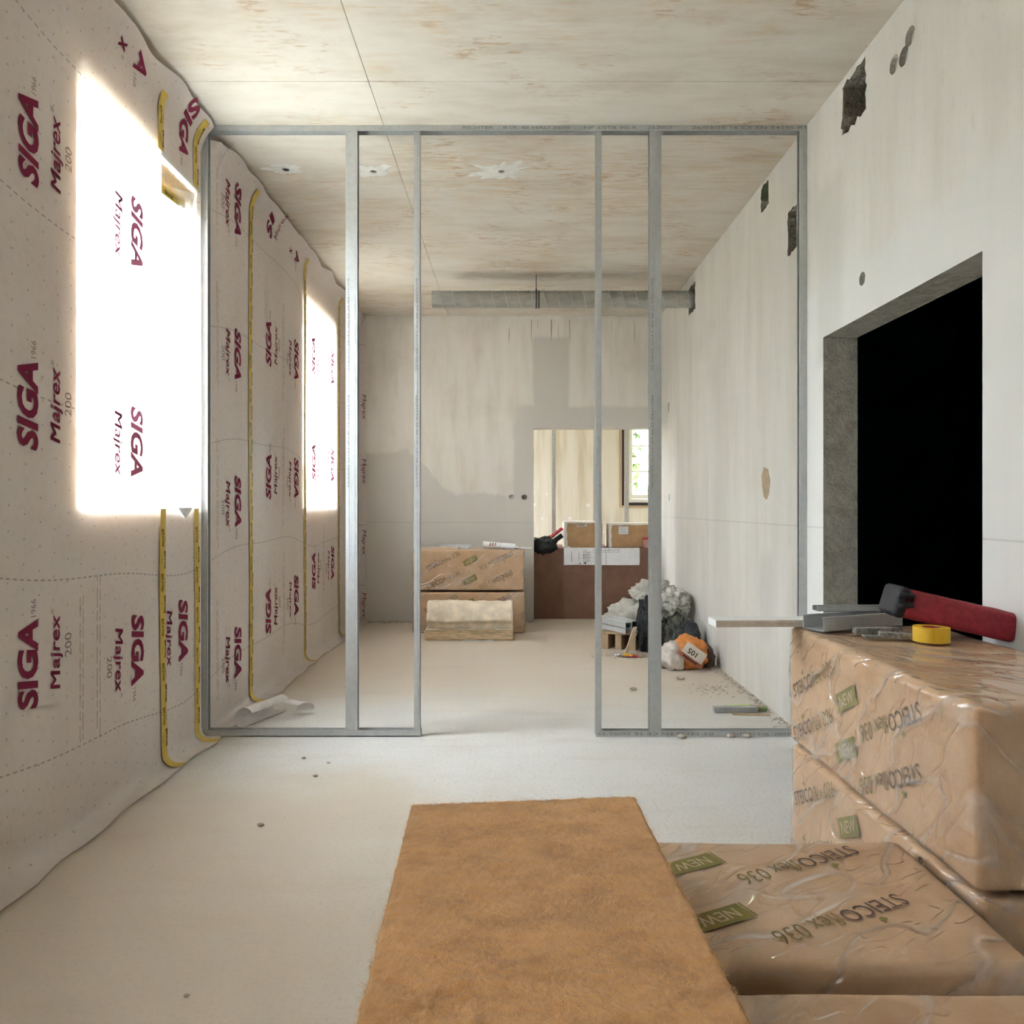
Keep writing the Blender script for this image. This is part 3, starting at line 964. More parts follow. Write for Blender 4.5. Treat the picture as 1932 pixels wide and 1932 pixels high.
# ------------------------------------------------------------------ galvanised stud frame
fr = thing('partition_studwork', 'open galvanised steel stud frame of a partition standing across the room', 'stud frame', (0, YP, 0))
TH = .0016
def stud(x, w, open_dir, z0=.006, z1=H - .006, name='stud', parent=fr, dep=.048, y=0, mat='zinc'):
    """C stud: flanges face the viewer, web at one side"""
    mb = MB()
    xa, xb = x, x + w
    mb.box(xa, xb, 0, TH, z0, z1).box(xa, xb, dep - TH, dep, z0, z1)
    if open_dir > 0:
        mb.box(xa, xa + TH, TH, dep - TH, z0, z1).box(xb - TH, xb, TH, .008, z0, z1).box(xb - TH, xb, dep - .008, dep - TH, z0, z1)
    else:
        mb.box(xb - TH, xb, TH, dep - TH, z0, z1).box(xa, xa + TH, TH, .008, z0, z1).box(xa, xa + TH, dep - .008, dep - TH, z0, z1)
    c = (xa + xb) / 2
    mb.box(c - .003, c + .003, -.0008, .0, z0, z1)      # rolled bead
    return mb.build(name, mat, parent, loc=(0, y, 0))

sp = F / YP
def sx(px): return (px - 969) / sp
fl = .0355
xs_studs = [(sx(379), .040, 1), (sx(652), fl, -1), (sx(663.2), fl, 1), (sx(781), fl, 1), (sx(1124), fl, -1), (sx(1225.5), fl, -1), (sx(1236.8), fl, 1), (sx(1509), .044, -1)]
studs = [stud(x, w_, d_) for x, w_, d_ in xs_studs]
def track(x0, x1, z, up, name):
    mb = MB()
    h = .034 * up
    za, zb = sorted((z, z + TH * up)); fa, fb = sorted((z, z + h))
    mb.box(x0, x1, -.002, .052, za, zb)
    mb.box(x0, x1, -.0035, -.002, fa, fb).box(x0, x1, .050, .0515, fa, fb)
    return mb.build(name, 'zinc', fr)
ct = track(sx(379), sx(1521), H - .001, -1, 'ceiling_track')
ft1 = track(sx(378.5), sx(794), .007, 1, 'floor_track')
ft2 = track(sx(1124), sx(1521), .002, 1, 'floor_track')
def marks(parent, items, z, hh, flip=False):
    ink = MB()
    for key, a, b in items:
        xa, xb = sx(a), sx(b)
        if flip:
            ink.text(key, (xb, -.0045, z + hh), (-1, 0, 0), (0, 0, -1), xb - xa, hh)
        else:
            ink.text(key, (xa, -.0045, z), (1, 0, 0), (0, 0, 1), xb - xa, hh)
    stuff(ink.build('stamped_marking', 'ink_steel', parent, fix=False))
marks(ct, [('track_a', 873, 931), ('track_b', 950, 1075), ('track_c', 1102, 1202), ('track_d', 1222, 1268), ('track_e', 1305, 1520)], H - .024, .017)
marks(ft2, [('track_f', 1127, 1345), ('track_g', 1382, 1495)], .011, .016, True)
for st_, k in zip(studs, range(8)):
    if k in (1, 3, 5):
        x = xs_studs[k][0]
        ink = MB()
        for z in (2.75, 2.05):
            ink.text('stud', (x + .012, -.0022, z), (0, 0, -1), (1, 0, 0), .55, .010)
        stuff(ink.build('stamped_marking', 'ink_steel', st_, fix=False))

# ------------------------------------------------------------------ spiral duct
dd = 7.54
dx0, dz = (816 - 969) / F * dd, EYE + (955 - 565) / F * dd
du = thing('spiral_duct', 'round galvanised spiral air duct hanging under the ceiling', 'duct', (dx0, dd, dz))
R = .083
dL = XR + .14 - dx0
mb = MB()
n = 40
vs = []; fs = []
for (x, r) in ((0, R), (0, R - .003), (.6, R - .003)):
    vs += [(x, r * math.cos(2 * math.pi * i / n), r * math.sin(2 * math.pi * i / n)) for i in range(n)]
vs += [(dL, R * math.cos(2 * math.pi * i / n), R * math.sin(2 * math.pi * i / n)) for i in range(n)]
def ring(a, b): return [(a * n + i, a * n + (i + 1) % n, b * n + (i + 1) % n, b * n + i) for i in range(n)]
mb.add(vs, ring(0, 3) + ring(0, 1) + ring(1, 2))
mb.build('duct_pipe', 'duct', du, smooth=False)
pitch = .128
pts = []
k = 0
while True:
    t = k / 28
    x = .045 + pitch * t
    if x > dL - .16: break
    a = 2 * math.pi * t + 1.2
    pts.append((x, R * math.cos(a), R * math.sin(a))); k += 1
MB().tube(pts, .0052, 6).build('spiral_seam', 'zinc', du, smooth=True)
hx = (1014 - 969) / F * dd - dx0
for off in (-.012, .012):
    mb = MB()
    mb.grid(lambda u, v: (hx + off + (v - .5) * .016, (R + .004) * math.cos(2 * math.pi * u), (R + .004) * math.sin(2 * math.pi * u)), 36, 1)
    mb.build('hanger_band', 'dark_steel', du, smooth=True, fix=False)
MB().tube([(hx - .012, 0, R), (hx - .012, 0, H - dz)], .004, 8).tube([(hx - .012, 0, R), (hx - .012, 0, R + .02)], .009, 6).build('hanger_rod', 'dark_steel', du)

# ------------------------------------------------------------------ wrapped insulation packs
def round_box(L, W, Hh, r, seg, disp):
    """closed rounded box, base at z = 0, displaced along its normal by disp(p, n)"""
    mb = MB()
    hx_, hy_, hz_ = L / 2, W / 2, Hh / 2
    def shape(p):
        q = Vector((max(-hx_ + r, min(hx_ - r, p.x)), max(-hy_ + r, min(hy_ - r, p.y)), max(-hz_ + r, min(hz_ - r, p.z))))
        n_ = (p - q)
        n_ = n_.normalized() if n_.length > 1e-9 else Vector((0, 0, 1))
        s_ = q + n_ * r
        s_ = s_ + n_ * disp(s_, n_)
        return s_ + Vector((0, 0, hz_))
    def cuts(h, r):
        k = max(2, int((2 * h - 2 * r) / seg))
        e = [-h + r * (1 - math.cos(a)) for a in (0, .5, 1.0, 1.3)]
        return e + [-h + r + (2 * h - 2 * r) * i / k for i in range(0, k + 1)] + [-v for v in e[::-1]]
    X_, Y_, Z_ = cuts(hx_, r), cuts(hy_, r), cuts(hz_, r)
    def face(A, B, f, flip):
        mb.grid(lambda u, v: shape(f(A[round(u * (len(A) - 1))], B[round(v * (len(B) - 1))])), len(A) - 1, len(B) - 1, 0, flip)
    face(X_, Y_, lambda a, b: Vector((a, b, hz_)), False)
    face(X_, Y_, lambda a, b: Vector((a, b, -hz_)), True)
    face(X_, Z_, lambda a, b: Vector((a, -hy_, b)), False)
    face(X_, Z_, lambda a, b: Vector((a, hy_, b)), True)
    face(Y_, Z_, lambda a, b: Vector((hx_, a, b)), False)
    face(Y_, Z_, lambda a, b: Vector((-hx_, a, b)), True)
    return mb


def weld(o, d=.0004):
    bm = bmesh.new(); bm.from_mesh(o.data)
    bmesh.ops.remove_doubles(bm, verts=bm.verts[:], dist=d)
    bm.to_mesh(o.data); bm.free()
    return o


PL, PW, PH = 1.22, .575, .446


def pack(label, loc, rz, prints, seed, hh=PH, crease=1.0, grp=None):
    root = thing('insulation_pack', label, 'insulation pack', loc, rz, grp)
    s0 = seed * 3.7
    def d_body(p, n_):
        return .006 * nz(p.x * 2 + s0, p.y * 2, p.z * 2 + s0) + .002 * nz(p.x * 9, p.y * 9, p.z * 9 + s0)
    def d_film(p, n_):
        rad = mnoise.turbulence(Vector((p.x * 5 + p.z * 4 + s0, p.y * 5 - p.z * 3, p.z * 2.2 + s0)), 4, True)
        k_ = crease * (.25 if abs(n_.z) > .6 else 1)
        return d_body(p, n_) * (.2 if n_.z < -.6 else 1) + (.001 if n_.z < -.6 else .0065) + (0 if n_.z < -.6 else k_ * (.009 * max(0, min(1.2, rad - .35)) + .006 * abs(nz(p.x * 3 - p.z * 9 + s0, p.y * 3 + p.z * 7, 5))))
    weld(round_box(PL, PW, hh, .02, .05, d_body).build('fibre_batts', 'fibre_pack', root, smooth=True, fix=False))
    weld(round_box(PL + .002, PW + .002, hh - .004, .028, .022, d_film).build('plastic_wrap', 'wrap', root, smooth=True, fix=False))
    # printed lettering, lying on the batts under the clear film
    c, s = math.cos(math.radians(26)), math.sin(math.radians(26))
    for (o, U, V, N, rws, ush, flips) in prints:
        o, U, V, N = map(Vector, (o, U, V, N))
        t1 = (U * c + V * s); u1 = (V * c - U * s)
        off = N * .0045
        for k, (v, fl_) in enumerate(zip(rws, flips)):
            for (u, td, ud) in ((.335, t1, u1), (.915, -t1, -u1)):
                st = o + U * (u + ush) + V * v + off - td * .195 - ud * .026
                pr = MB()
                pr.text('steico', st, td, ud, .195, .050, 0)
                pr.text('flex', st + td * .203 - ud * .004, td, ud, .192, .054, 1)
                lf = st + td * .118 + ud * .058
                pr.add([lf, lf + td * .012 + ud * .006, lf + td * .008 + ud * .022, lf - td * .010 + ud * .012], [(0, 1, 2, 3)], 2)
                q = pr.build('brand_print', ['print_brown', 'print_olive', 'print_green'], root, fix=False)
                q['kind'] = 'stuff'
            b = o + U * (.63 + ush) + V * v + off
            hw, hh2 = .078, .032
            e = -1 if fl_ else 1
            bd = MB()
            bd.add([b - t1 * hw - u1 * hh2, b + t1 * hw - u1 * hh2, b + t1 * hw + u1 * hh2, b - t1 * hw + u1 * hh2], [(0, 1, 2, 3)])
            bd = bd.build('badge', 'print_green', root, fix=False)
            ln = b - e * t1 * (hw + .008)
            MB().add([ln - u1 * hh2 - t1 * .003, ln - u1 * hh2 + t1 * .002, ln + u1 * hh2 + t1 * .002, ln + u1 * hh2 - t1 * .003], [(0, 1, 2, 3)]).build('badge_edge', 'print_green', bd, fix=False)
            td, ud = t1 * e, u1 * e
            q = MB().text('new', b - td * .055 - ud * .019 + N * .0008, td, ud, .11, .038).build('badge_lettering', 'print_pale', bd, fix=False)
            q['kind'] = 'stuff'
    return root


FRONT = ((-PL / 2, -PW / 2, 0), (1, 0, 0), (0, 0, 1), (0, -1, 0))
TOP = lambda h: ((-PL / 2, -PW / 2, h), (1, 0, 0), (0, 1, 0), (0, 0, 1))
PF = 'insulation packs'
# stack against the back wall
bx = -1.104 + PL / 2
pack('upper wrapped insulation pack of the stack at the back wall', (bx, 8.32 + PW / 2, PH + .018), 0, [(*FRONT, (.325, .118), 0, (True, False))], 1, crease=.45, grp=PF)
pack('lower wrapped insulation pack of the stack at the back wall, behind the pale roll', (bx + .004, 8.315 + PW / 2, .002), .004, [(*FRONT, (.325, .12), -.03, (False, True))], 2, crease=.6, grp=PF)
# stack along the right wall; its long side faces the room
sxx, syy = 1.10 + PW / 2, 3.03 - PL / 2
pack('upper film-wrapped insulation pack at the right wall carrying tools', (sxx, syy, PH + .018), -math.pi / 2, [(*FRONT, (.285, .118), -.115, (False, False))], 3, crease=1.5, grp=PF)
pack('lower film-wrapped insulation pack at the right wall, under the one with tools', (sxx + .008, syy + .004, .002), -math.pi / 2 + .006, [(*FRONT, (.325, .118), -.115, (False, True))], 4, crease=1.5, grp=PF)
# low packs in the foreground
ax = -.145 + PL / 2
pack('low wrapped insulation pack in the foreground half under the tan slab', (ax, 1.56 + PW / 2, .002), 0, [(*TOP(PH), (.43, .17), -.02, (True, True)), (*FRONT, (.2,), 0, (True,))], 5, crease=.55, grp=PF)
pack('nearest wrapped insulation pack at the bottom edge of the picture', (ax - .01, .895 + PW / 2, .002), 0, [(*TOP(.442), (.44, .18), -.06, (True, True))], 6, hh=.444, crease=.5, grp=PF)

# ------------------------------------------------------------------ loose wood-fibre slab
FL, FR_, NR, NL = Vector((-.264, 1.962, 0)), Vector((.322, 2.022, 0)), Vector((.368, .79, 0)), Vector((-.222, .76, 0))
ZT, ZB = .620, .462
sl = thing('fibre_slab', 'loose fuzzy tan wood-fibre insulation slab lying across the foreground packs', 'insulation slab', (0, 0, 0))
def slab_top(u, v):
    p = (NL * (1 - u) + NR * u) * (1 - v) + (FL * (1 - u) + FR_ * u) * v
    e = min(u * .58, (1 - u) * .58, v * 1.22, (1 - v) * 1.22)
    z = ZT - .012 * max(0, 1 - e / .012) ** 2
    q = Vector((p.x, p.y, 0))
    z += .0035 * mnoise.noise(q * 14) + .0028 * mnoise.noise(q * 42 + Vector((3, 1, 0))) + .0020 * mnoise.noise(q * 95)
    z -= .020 * max(0, mnoise.noise(q * 6.5 + Vector((5.2, 9.1, 0))) - .42)
    jx = .0035 * mnoise.noise(Vector((p.y * 30, u * 3, 1))) * (1 if e < .01 else 0)
    jy = .005 * mnoise.noise(Vector((p.x * 34, v * 3, 6))) * (1 if e < .01 else 0)
    return (p.x + jx, p.y + jy, z)
nu, nv = 190, 330
mb = MB().grid(slab_top, nu, nv)
W1 = nu + 1
edge = [i for i in range(W1)] + [j * W1 + nu for j in range(1, nv + 1)] + [nv * W1 + i for i in range(nu - 1, -1, -1)] + [j * W1 for j in range(nv - 1, 0, -1)]
base = len(mb.v)
mb.v += [(mb.v[i][0], mb.v[i][1], ZB + .08) for i in edge] + [(mb.v[i][0] + .004 * nz(mb.v[i][0] * 30, mb.v[i][1] * 30, 2), mb.v[i][1], ZB) for i in edge]
ne = len(edge)
for i in range(ne):
    j = (i + 1) % ne
    mb.f += [(edge[j], edge[i], base + i, base + j), (base + j, base + i, base + ne + i, base + ne + j)]
mb.f.append(tuple(range(base + ne, base + 2 * ne))[::-1])
mb.mi = [0] * len(mb.f)
mb.build('slab_body', 'slab', sl, smooth=True, fix=False)
fz = MB()
rnd = random.Random(3)
for k in range(15000):
    if k < 10500:
        u, v = rnd.random(), rnd.random()
    elif k < 13000:
        u, v = rnd.random(), 1 - .004 * rnd.random()
    else:
        u, v = rnd.choice((.003, .997)), rnd.random()
    p = Vector(slab_top(u, v))
    a = rnd.uniform(0, 6.283)
    L_ = rnd.uniform(.004, .013) * (2.2 if rnd.random() > .985 else 1)
    d_ = Vector((math.cos(a), math.sin(a), rnd.uniform(.05, .7))).normalized() * L_
    sd = Vector((-math.sin(a), math.cos(a), 0)) * rnd.uniform(.00025, .0005)
    m_ = p + d_ * .55 + Vector((0, 0, L_ * .12))
    fz.add([p - sd, p + sd, m_ + sd * .8, m_ - sd * .8, p + d_], [(0, 1, 2, 3), (3, 2, 4)])
o = fz.build('fuzz', 'fibre', sl, fix=False)
o['kind'] = 'stuff'

# ------------------------------------------------------------------ rolled wool batt at the back
wr_ = thing('wool_roll', 'pale wool insulation batt rolled up on the floor before the back stack', 'insulation roll', (-.453, 8.03, 0))
wd = .45
def roll_pt(t, side):
    """spiral section of the roll; t 0..1 from the inside out"""
    a = -1.2 + t * 3.4 * math.pi
    r = .06 + .105 * t
    return (r * 1.02 * math.cos(a), r * math.sin(a) + .205)
mb = MB()
NS = 80
def roll(u, v):
    y, z = roll_pt(v, 0)
    w_ = 1 + .02 * nz(v * 9, 2, 1 if u > .5 else 5)
    x = (u - .5) * 2 * wd * .985 * w_
    b = .016 * nz(x * 4, y * 7, z * 7) + .009 * nz(x * 13, y * 26, z * 26)
    return (x, y * (1 + b * 3), z + b)
mb.grid(roll, 36, NS)
o = mb.build('rolled_layer', 'wool', wr_, smooth=True, fix=False)
m = o.modifiers.new('thick', 'SOLIDIFY'); m.thickness = .035; m.offset = -1
def d_low(p, n_): return 0 if n_.z < -.5 else .016 * nz(p.x * 6, p.y * 12, p.z * 14) + .006 * nz(p.x * 18, p.y * 25, p.z * 40)
weld(round_box(.915, .33, .105, .02, .018, d_low).build('lower_layer', 'wool_cut', wr_, smooth=True, fix=False, loc=(-.012, .0, 0)))
def d_skin(p, n_): return .004 * nz(p.x * 9, p.y * 12, 3)
weld(round_box(.91, .31, .022, .010, .02, d_skin).build('top_skin', 'wool', wr_, smooth=True, fix=False, loc=(-.008, .012, .098)))
o = MB().grid(lambda u, v: (-.53 + .32 * u, 7.80 + .055 * v * (.6 + .8 * abs(math.sin(u * 5))), .004 + .006 * abs(nz(u * 5, v * 3, 1))), 14, 3).build('torn_wrapper', 'paper', smooth=True, fix=False)
tag(o, 'torn white wrapper scrap on the floor before the pale roll', 'wrapper')
ink = MB()
for k in range(5):
    ink.add([(-.47 + k * .035, 7.815, .014), (-.455 + k * .035, 7.815, .014), (-.45 + k * .035, 7.84, .014), (-.465 + k * .035, 7.84, .014)], [(0, 1, 2, 3)])
stuff(ink.build('print_marks', 'ink_black', o, fix=False))

# ------------------------------------------------------------------ things on the back stack
zt = 2 * PH + .018
o = MB().obox((-.72, 8.55, zt + .008), (.115, -.10, 0), (.012, .014, 0), (0, 0, .008)).build('wood_strip', 'pale_wood', bevel=.002)
tag(o, 'thin pale wood strip on the back stack', 'wood strip')
c0 = Vector((-.66, 8.63, zt + .002))
mb = MB()
ax_, ay_ = Vector((.17, -.08, 0)), Vector((.015, .032, 0))
mb.obox(c0 + Vector((0, 0, .001)), ax_, ay_, Vector((0, 0, .001)))
for sgn in (-1, 1):
    mb.obox(c0 + ay_ * sgn + Vector((0, 0, .02)), ax_, ay_ * .03, Vector((0, 0, .019)))
tag(mb.build('profile_offcut', 'zinc'), 'short steel channel offcut on the back stack', 'profile offcut')
sc_ = MB()
def curl(u, v):
    a = u * 4.6
    r = .038 * (1 - .25 * v)
    return (-.34 + .36 * v, 8.52 + r * math.cos(a) - .02 * v, zt + .045 + r * math.sin(a) * (1 - .15 * v) - .012 * v + .004 * nz(u * 4, v * 6, 2))
sc_.grid(curl, 20, 16)
o = sc_.build('membrane_scrap', 'paper', smooth=True, fix=False)
tag(o, 'rolled white membrane scrap with dark red print on the back stack', 'membrane scrap')
ink = MB()
for k in range(3):
    x = -.27 + k * .03
    ink.add([(x, 8.478, zt + .03), (x + .012, 8.478, zt + .03), (x + .018, 8.479, zt + .066), (x + .006, 8.479, zt + .066)], [(0, 1, 2, 3)])
stuff(ink.build('lettering', 'label_brown', o, fix=False))
o = MB().grid(lambda u, v: (-.14 + .34 * u, 8.42 + .2 * v, zt + .006 + .028 * abs(nz(u * 5, v * 4, 7)) * (1 - .5 * u)), 24, 10).build('film_scrap', 'paper', smooth=True, fix=False)
tag(o, 'crumpled white film scrap lying on the right of the back stack', 'film scrap')

# ------------------------------------------------------------------ back room: crate, cartons, plans, hand truck
cr = thing('storage_crate', 'long brown board-clad crate blocking the low doorway', 'crate', (1.05, 9.385, 0))
MB().box(-.86, .86, 0, .018, 0, .868).build('front_panel', 'brown_board', cr, bevel=.002)
MB().box(-.86, .86, .022, .95, .85, .868).build('top_panel', 'brown_board', cr, bevel=.002)
MB().box(-.86, -.842, .022, .95, 0, .846).build('side_panel', 'brown_board', cr)
MB().box(.842, .86, .022, .95, 0, .846).build('side_panel', 'brown_board', cr)
MB().box(-.84, .84, .93, .948, 0, .846).build('back_panel', 'brown_board', cr)

zc = .871
def carton(label, x0, x1, y0, y1, z0, z1, lab, tape_side=False):
    t = thing('carton', label, 'carton', ((x0 + x1) / 2, y0, z0), 0, 'cartons on the brown crate')
    hw, hd, hh = (x1 - x0) / 2, y1 - y0, z1 - z0
    MB().box(-hw, hw, 0, hd, 0, hh).build('box_body', 'carton', t, bevel=.006)
    mb = MB()
    mb.grid(lambda u, v: (-hw - .008 + (2 * hw + .016) * u, -.008 + (hd + .016) * v, hh + .006 + .008 * abs(nz(u * 6, v * 5, hw * 9))), 20, 10)
    mb.grid(lambda u, v: (-hw - .008 + (2 * hw + .016) * u, -.009, hh + .008 - (.022 + .012 * nz(u * 9, 1, hw)) * v), 20, 3)
    mb.build('white_cover', 'foam_white', t, smooth=True, fix=False)
    mb = MB()
    mb.grid(lambda u, v: (-hw - .006, -.004 + (hd) * u, hh * v), 6, 6)
    mb.grid(lambda u, v: (-hw - .008 + (.035 + .012 * nz(1, v * 5, 2)) * u, -.007, hh * v), 3, 12)
    mb.build('white_side', 'foam_white', t, fix=False)
    a, b, c_, d_ = lab
    lb = MB().box(a - hw, b - hw, -.010, -.007, c_, d_).build('paper_label', 'paper', t)
    ink = MB()
    for k in range(5):
        ink.box(a - hw + .01, b - hw - .012 - .01 * (k % 3), -.0112, -.0105, c_ + (d_ - c_) * (.15 + .17 * k), c_ + (d_ - c_) * (.15 + .17 * k) + .003)
    stuff(ink.build('print_lines', 'print_brown', lb))
carton('carton with a torn white label, left of the two on the brown crate', .635, 1.10, 9.46, 9.85, zc, 1.188, (.15, .27, .26, .292))
carton('carton with a square printed label, right of the two on the brown crate', 1.195, 1.73, 9.52, 9.9, zc, 1.165, (.115, .235, .165, .26))
o = MB().box(.66, .668, 9.43, 9.452, zc, zc + .10).box(.668, .70, 9.43, 9.452, zc, zc + .02).build('foam_offcut', 'foam_white')
tag(o, 'thin white foam offcut standing before the left carton', 'foam offcut')
ph = MB().grid(lambda u, v: (.617 + .93 * u - (.02 * max(0, v - .8) if u > .9 else 0), 9.381 - .006 - .010 * math.sin(v * 2) - .008 * abs(nz(u * 3, v * 2, 5)), .874 - .212 * v + .006 * nz(u * 2, 0, 3)), 30, 10).build('building_plan', 'paper', smooth=True, fix=False)
tag(ph, 'white building plan sheet hanging over the front of the brown crate', 'plan sheet')
ink = MB()
for (x, w_, z0, z1) in ((.71, .004, .70, .83), (.80, .003, .72, .82), (.84, .05, .78, .784), (.84, .05, .75, .754), (.86, .004, .68, .84), (.885, .004, .68, .85), (.87, .014, .675, .70), (.81, .012, .675, .69), (.97, .32, .843, .846), (1.0, .003, .82, .87), (1.12, .002, .82, .87), (1.17, .002, .82, .87), (1.29, .002, .82, .87), (.97, .32, .82, .822), (1.13, .0025, .67, .82)):
    ink.box(x, x + w_, 9.3595, 9.3602, z0, z1)
for k in range(12):
    ink.box(.90, .90 + .02 + .015 * (k % 3), 9.3595, 9.3602, .70 + k * .011, .703 + k * .011)
stuff(ink.build('plan_lines', 'ink_grey', ph, fix=False))

def blob(name, mat, c, r, seed, amp=.25, freq=1.6, flat=True, sub=5, crease=.0, parent=None):
    """crumpled closed sack shape"""
    bm = bmesh.new()
    bmesh.ops.create_icosphere(bm, subdivisions=sub, radius=1)
    off = Vector((seed * 5.3, seed * 2.1, seed * 7.7))
    for v in bm.verts:
        n_ = v.co.normalized()
        k = 1 + amp * mnoise.noise(n_ * freq + off) + amp * .45 * mnoise.noise(n_ * freq * 2.7 + off)
        if crease:
            k += crease * (abs(mnoise.noise(n_ * freq * 2.2 + off * 2)) - .25) + crease * .6 * (abs(mnoise.noise(n_ * freq * 5.5 + off * 3)) - .25)
        v.co = Vector((n_.x * k * r[0], n_.y * k * r[1], n_.z * k * r[2]))
        if flat and v.co.z < -r[2] * .78:
            v.co.z = -r[2] * .78 + .02 * r[2] * mnoise.noise(n_ * 9)
    me = bpy.data.meshes.new(name); bm.to_mesh(me); bm.free()
    me.materials.append(M[mat])
    me.polygons.foreach_set('use_smooth', [True] * len(me.polygons))
    return link(bpy.data.objects.new(name, me), parent, c)

o = blob('black_bag', 'black_sack', (.385, 9.372, .905), (.15, .09, .10), 3, .35, 2.2, flat=False, crease=.35, sub=4)
tag(o, 'crumpled black bag draped over the left end of the brown crate', 'bag')
ht = thing('hand_truck', 'red tubular hand truck lying on the brown crate behind the black bag', 'hand truck', (.43, 9.50, zc))
mb = MB()
for dy in (0, .26):
    mb.tube([(-.20, dy, .10), (-.03, dy, .095), (.02, dy, .11), (.17, dy, .225), (.185, dy, .235)], .013, 8)
for t in (.15, .5, .85):
    mb.tube([(.02 + .15 * t, 0, .11 + .115 * t), (.02 + .15 * t, .26, .11 + .115 * t)], .010, 8)
mb.build('tube_frame', 'red_paint', ht, smooth=True)
MB().obox((.10, -.03, .10), (.075, 0, .055), (0, .01, 0), (-.017, 0, .024)).build('support_bar', 'black_rubber', ht, bevel=.003)
MB().tube([(-.16, -.04, .06), (-.16, .30, .06)], .058, 18).build('wheel_axle', 'black_rubber', ht)
pot = thing('plastic_tub', 'small pink tub with a red lid at the right end of the brown crate', 'tub', (1.655, 9.44, zc))
MB().tube([(0, 0, 0), (0, 0, .006), (0, 0, .10)], [.045, .05, .052], 20).build('tub_body', 'pink_pot', pot, smooth=False)
MB().tube([(0, 0, .10), (0, 0, .128)], .055, 20).build('lid', 'red_paint', pot)

# free-standing studs in the back room
bs = thing('stud_row', 'row of galvanised studs standing in the room behind the low doorway', 'stud frame', (0, 10.9, 0))
sb = F / 10.9
for (px, w_, o_) in ((1041, .058, 1), (1120, .058, -1), (1178.5, .06, 1)):
    stud((px - 969) / sb, w_, o_, .002, H - .002, 'stud', bs, .05)
MB().box(.45, 1.75, -.002, .052, 0, .0018).build('floor_track', 'zinc', bs)

# ------------------------------------------------------------------ rubbish heap by the right wall
pallet = thing('wooden_pallet', 'low wooden pallet under the steel offcuts in the rubbish heap', 'pallet', (1.12, 7.35, 0), -.35)
for k in range(4):
    MB().box(-.28, .07, -.02 + k * .10, .065 + k * .10, .145, .168).build('deck_board', 'timber', pallet, bevel=.002)
for x in (-.27, -.14, .0):
    MB().box(x, x + .06, -.02, .36, 0, .142).build('bearer', 'timber', pallet, bevel=.003)
def offcut(label, c, rz, L, w_, h_, tilt=0, name='profile_offcut', grp='steel offcuts on the pallet', mat='zinc', up=1):
    """short U channel, open at its end towards local +x"""
    t = .0022
    mb = MB()
    mb.box(-L / 2, L / 2, -w_ / 2, w_ / 2, *(sorted((h_ - t, h_)) if up else (0, t)))
    mb.box(-L / 2, L / 2, -w_ / 2, -w_ / 2 + t, 0, h_).box(-L / 2, L / 2, w_ / 2 - t, w_ / 2, 0, h_)
    zl = (0, t) if up else (h_ - t, h_)
    mb.box(-L / 2, L / 2, -w_ / 2, -w_ / 2 + .010, *zl).box(-L / 2, L / 2, w_ / 2 - .010, w_ / 2, *zl)
    o = mb.build(name, mat)
    o.location = c; o.rotation_euler = (0, tilt, rz)
    return tag(o, label, 'profile offcut', grp)
offcut('steel channel offcut at the bottom front of the bundle on the pallet', (1.0, 7.42, .172), -1.02, .36, .075, .05)
offcut('steel channel offcut at the bottom rear of the bundle on the pallet', (1.07, 7.455, .172), -1.02, .36, .075, .05)
offcut('steel channel offcut in the middle of the bundle on the pallet', (1.005, 7.43, .224), -1.02, .36, .078, .05)
offcut('steel channel offcut on top of the bundle on the pallet', (1.075, 7.465, .224), -1.02, .34, .070, .06)

o = blob('clear_sack', 'clear_sack', (1.30, 7.93, .19), (.34, .21, .235), 11, .28, 1.8, crease=.22)
tag(o, 'big milky plastic sack at the foot of the rubbish heap', 'sack', 'plastic sacks in the heap')
o = blob('clear_sack', 'clear_sack', (1.47, 7.95, .48), (.235, .19, .135), 12, .30, 2.0, crease=.30)
tag(o, 'milky plastic sack on top of the rubbish heap', 'sack', 'plastic sacks in the heap')
o = blob('clear_sack', 'clear_sack', (1.575, 7.47, .44), (.14, .19, .13), 13, .34, 2.2, crease=.34)
tag(o, 'crumpled clear plastic sack leaning on the right wall', 'sack', 'plastic sacks in the heap')
o = blob('black_sack', 'black_sack', (1.29, 7.30, .215), (.11, .14, .275), 21, .28, 1.7, crease=.28)
tag(o, 'tall shiny black rubbish sack in the middle of the heap', 'sack', 'dark sacks in the heap')
o = blob('dark_sack', 'smoke_sack', (1.55, 7.36, .145), (.165, .15, .185), 22, .3, 1.9, crease=.3)
tag(o, 'smoky see-through sack beside the black sack', 'sack', 'dark sacks in the heap')
o = blob('black_sack', 'black_sack', (1.60, 6.98, .15), (.115, .12, .185), 23, .22, 1.6, crease=.12)
tag(o, 'small black sack by the right wall behind the orange sack', 'sack', 'dark sacks in the heap')
o = MB().obox((1.50, 7.70, .345), (.20, -.08, -.02), (.02, .05, 0), (0, 0, .010)).build('wood_board', 'timber', bevel=.002)
tag(o, 'narrow board stuck slantwise in the rubbish heap', 'board')
o = MB().obox((1.085, 7.10, .125), (.045, -.015, .135), (.016, .004, 0), (0, .012, .002)).build('wood_stick', 'pale_wood', bevel=.002)
tag(o, 'short wooden stick leaning against the pallet', 'stick')
o = MB().grid(lambda u, v: (.98 + .24 * u, 6.98 + .13 * v, .006 + .02 * abs(nz(u * 3, v * 3, 3))), 10, 5).build('cardboard_scrap', 'cardboard', smooth=True, fix=False)
tag(o, 'flat cardboard scrap on the floor before the pallet', 'cardboard')
ctn = MB().obox((1.50, 6.78, .07), (.22, 0, 0), (0, .035, 0), (0, 0, .07)).build('white_panel', 'board_paper', bevel=.004)
tag(ctn, 'white board offcut on edge behind the orange sack', 'board offcut')

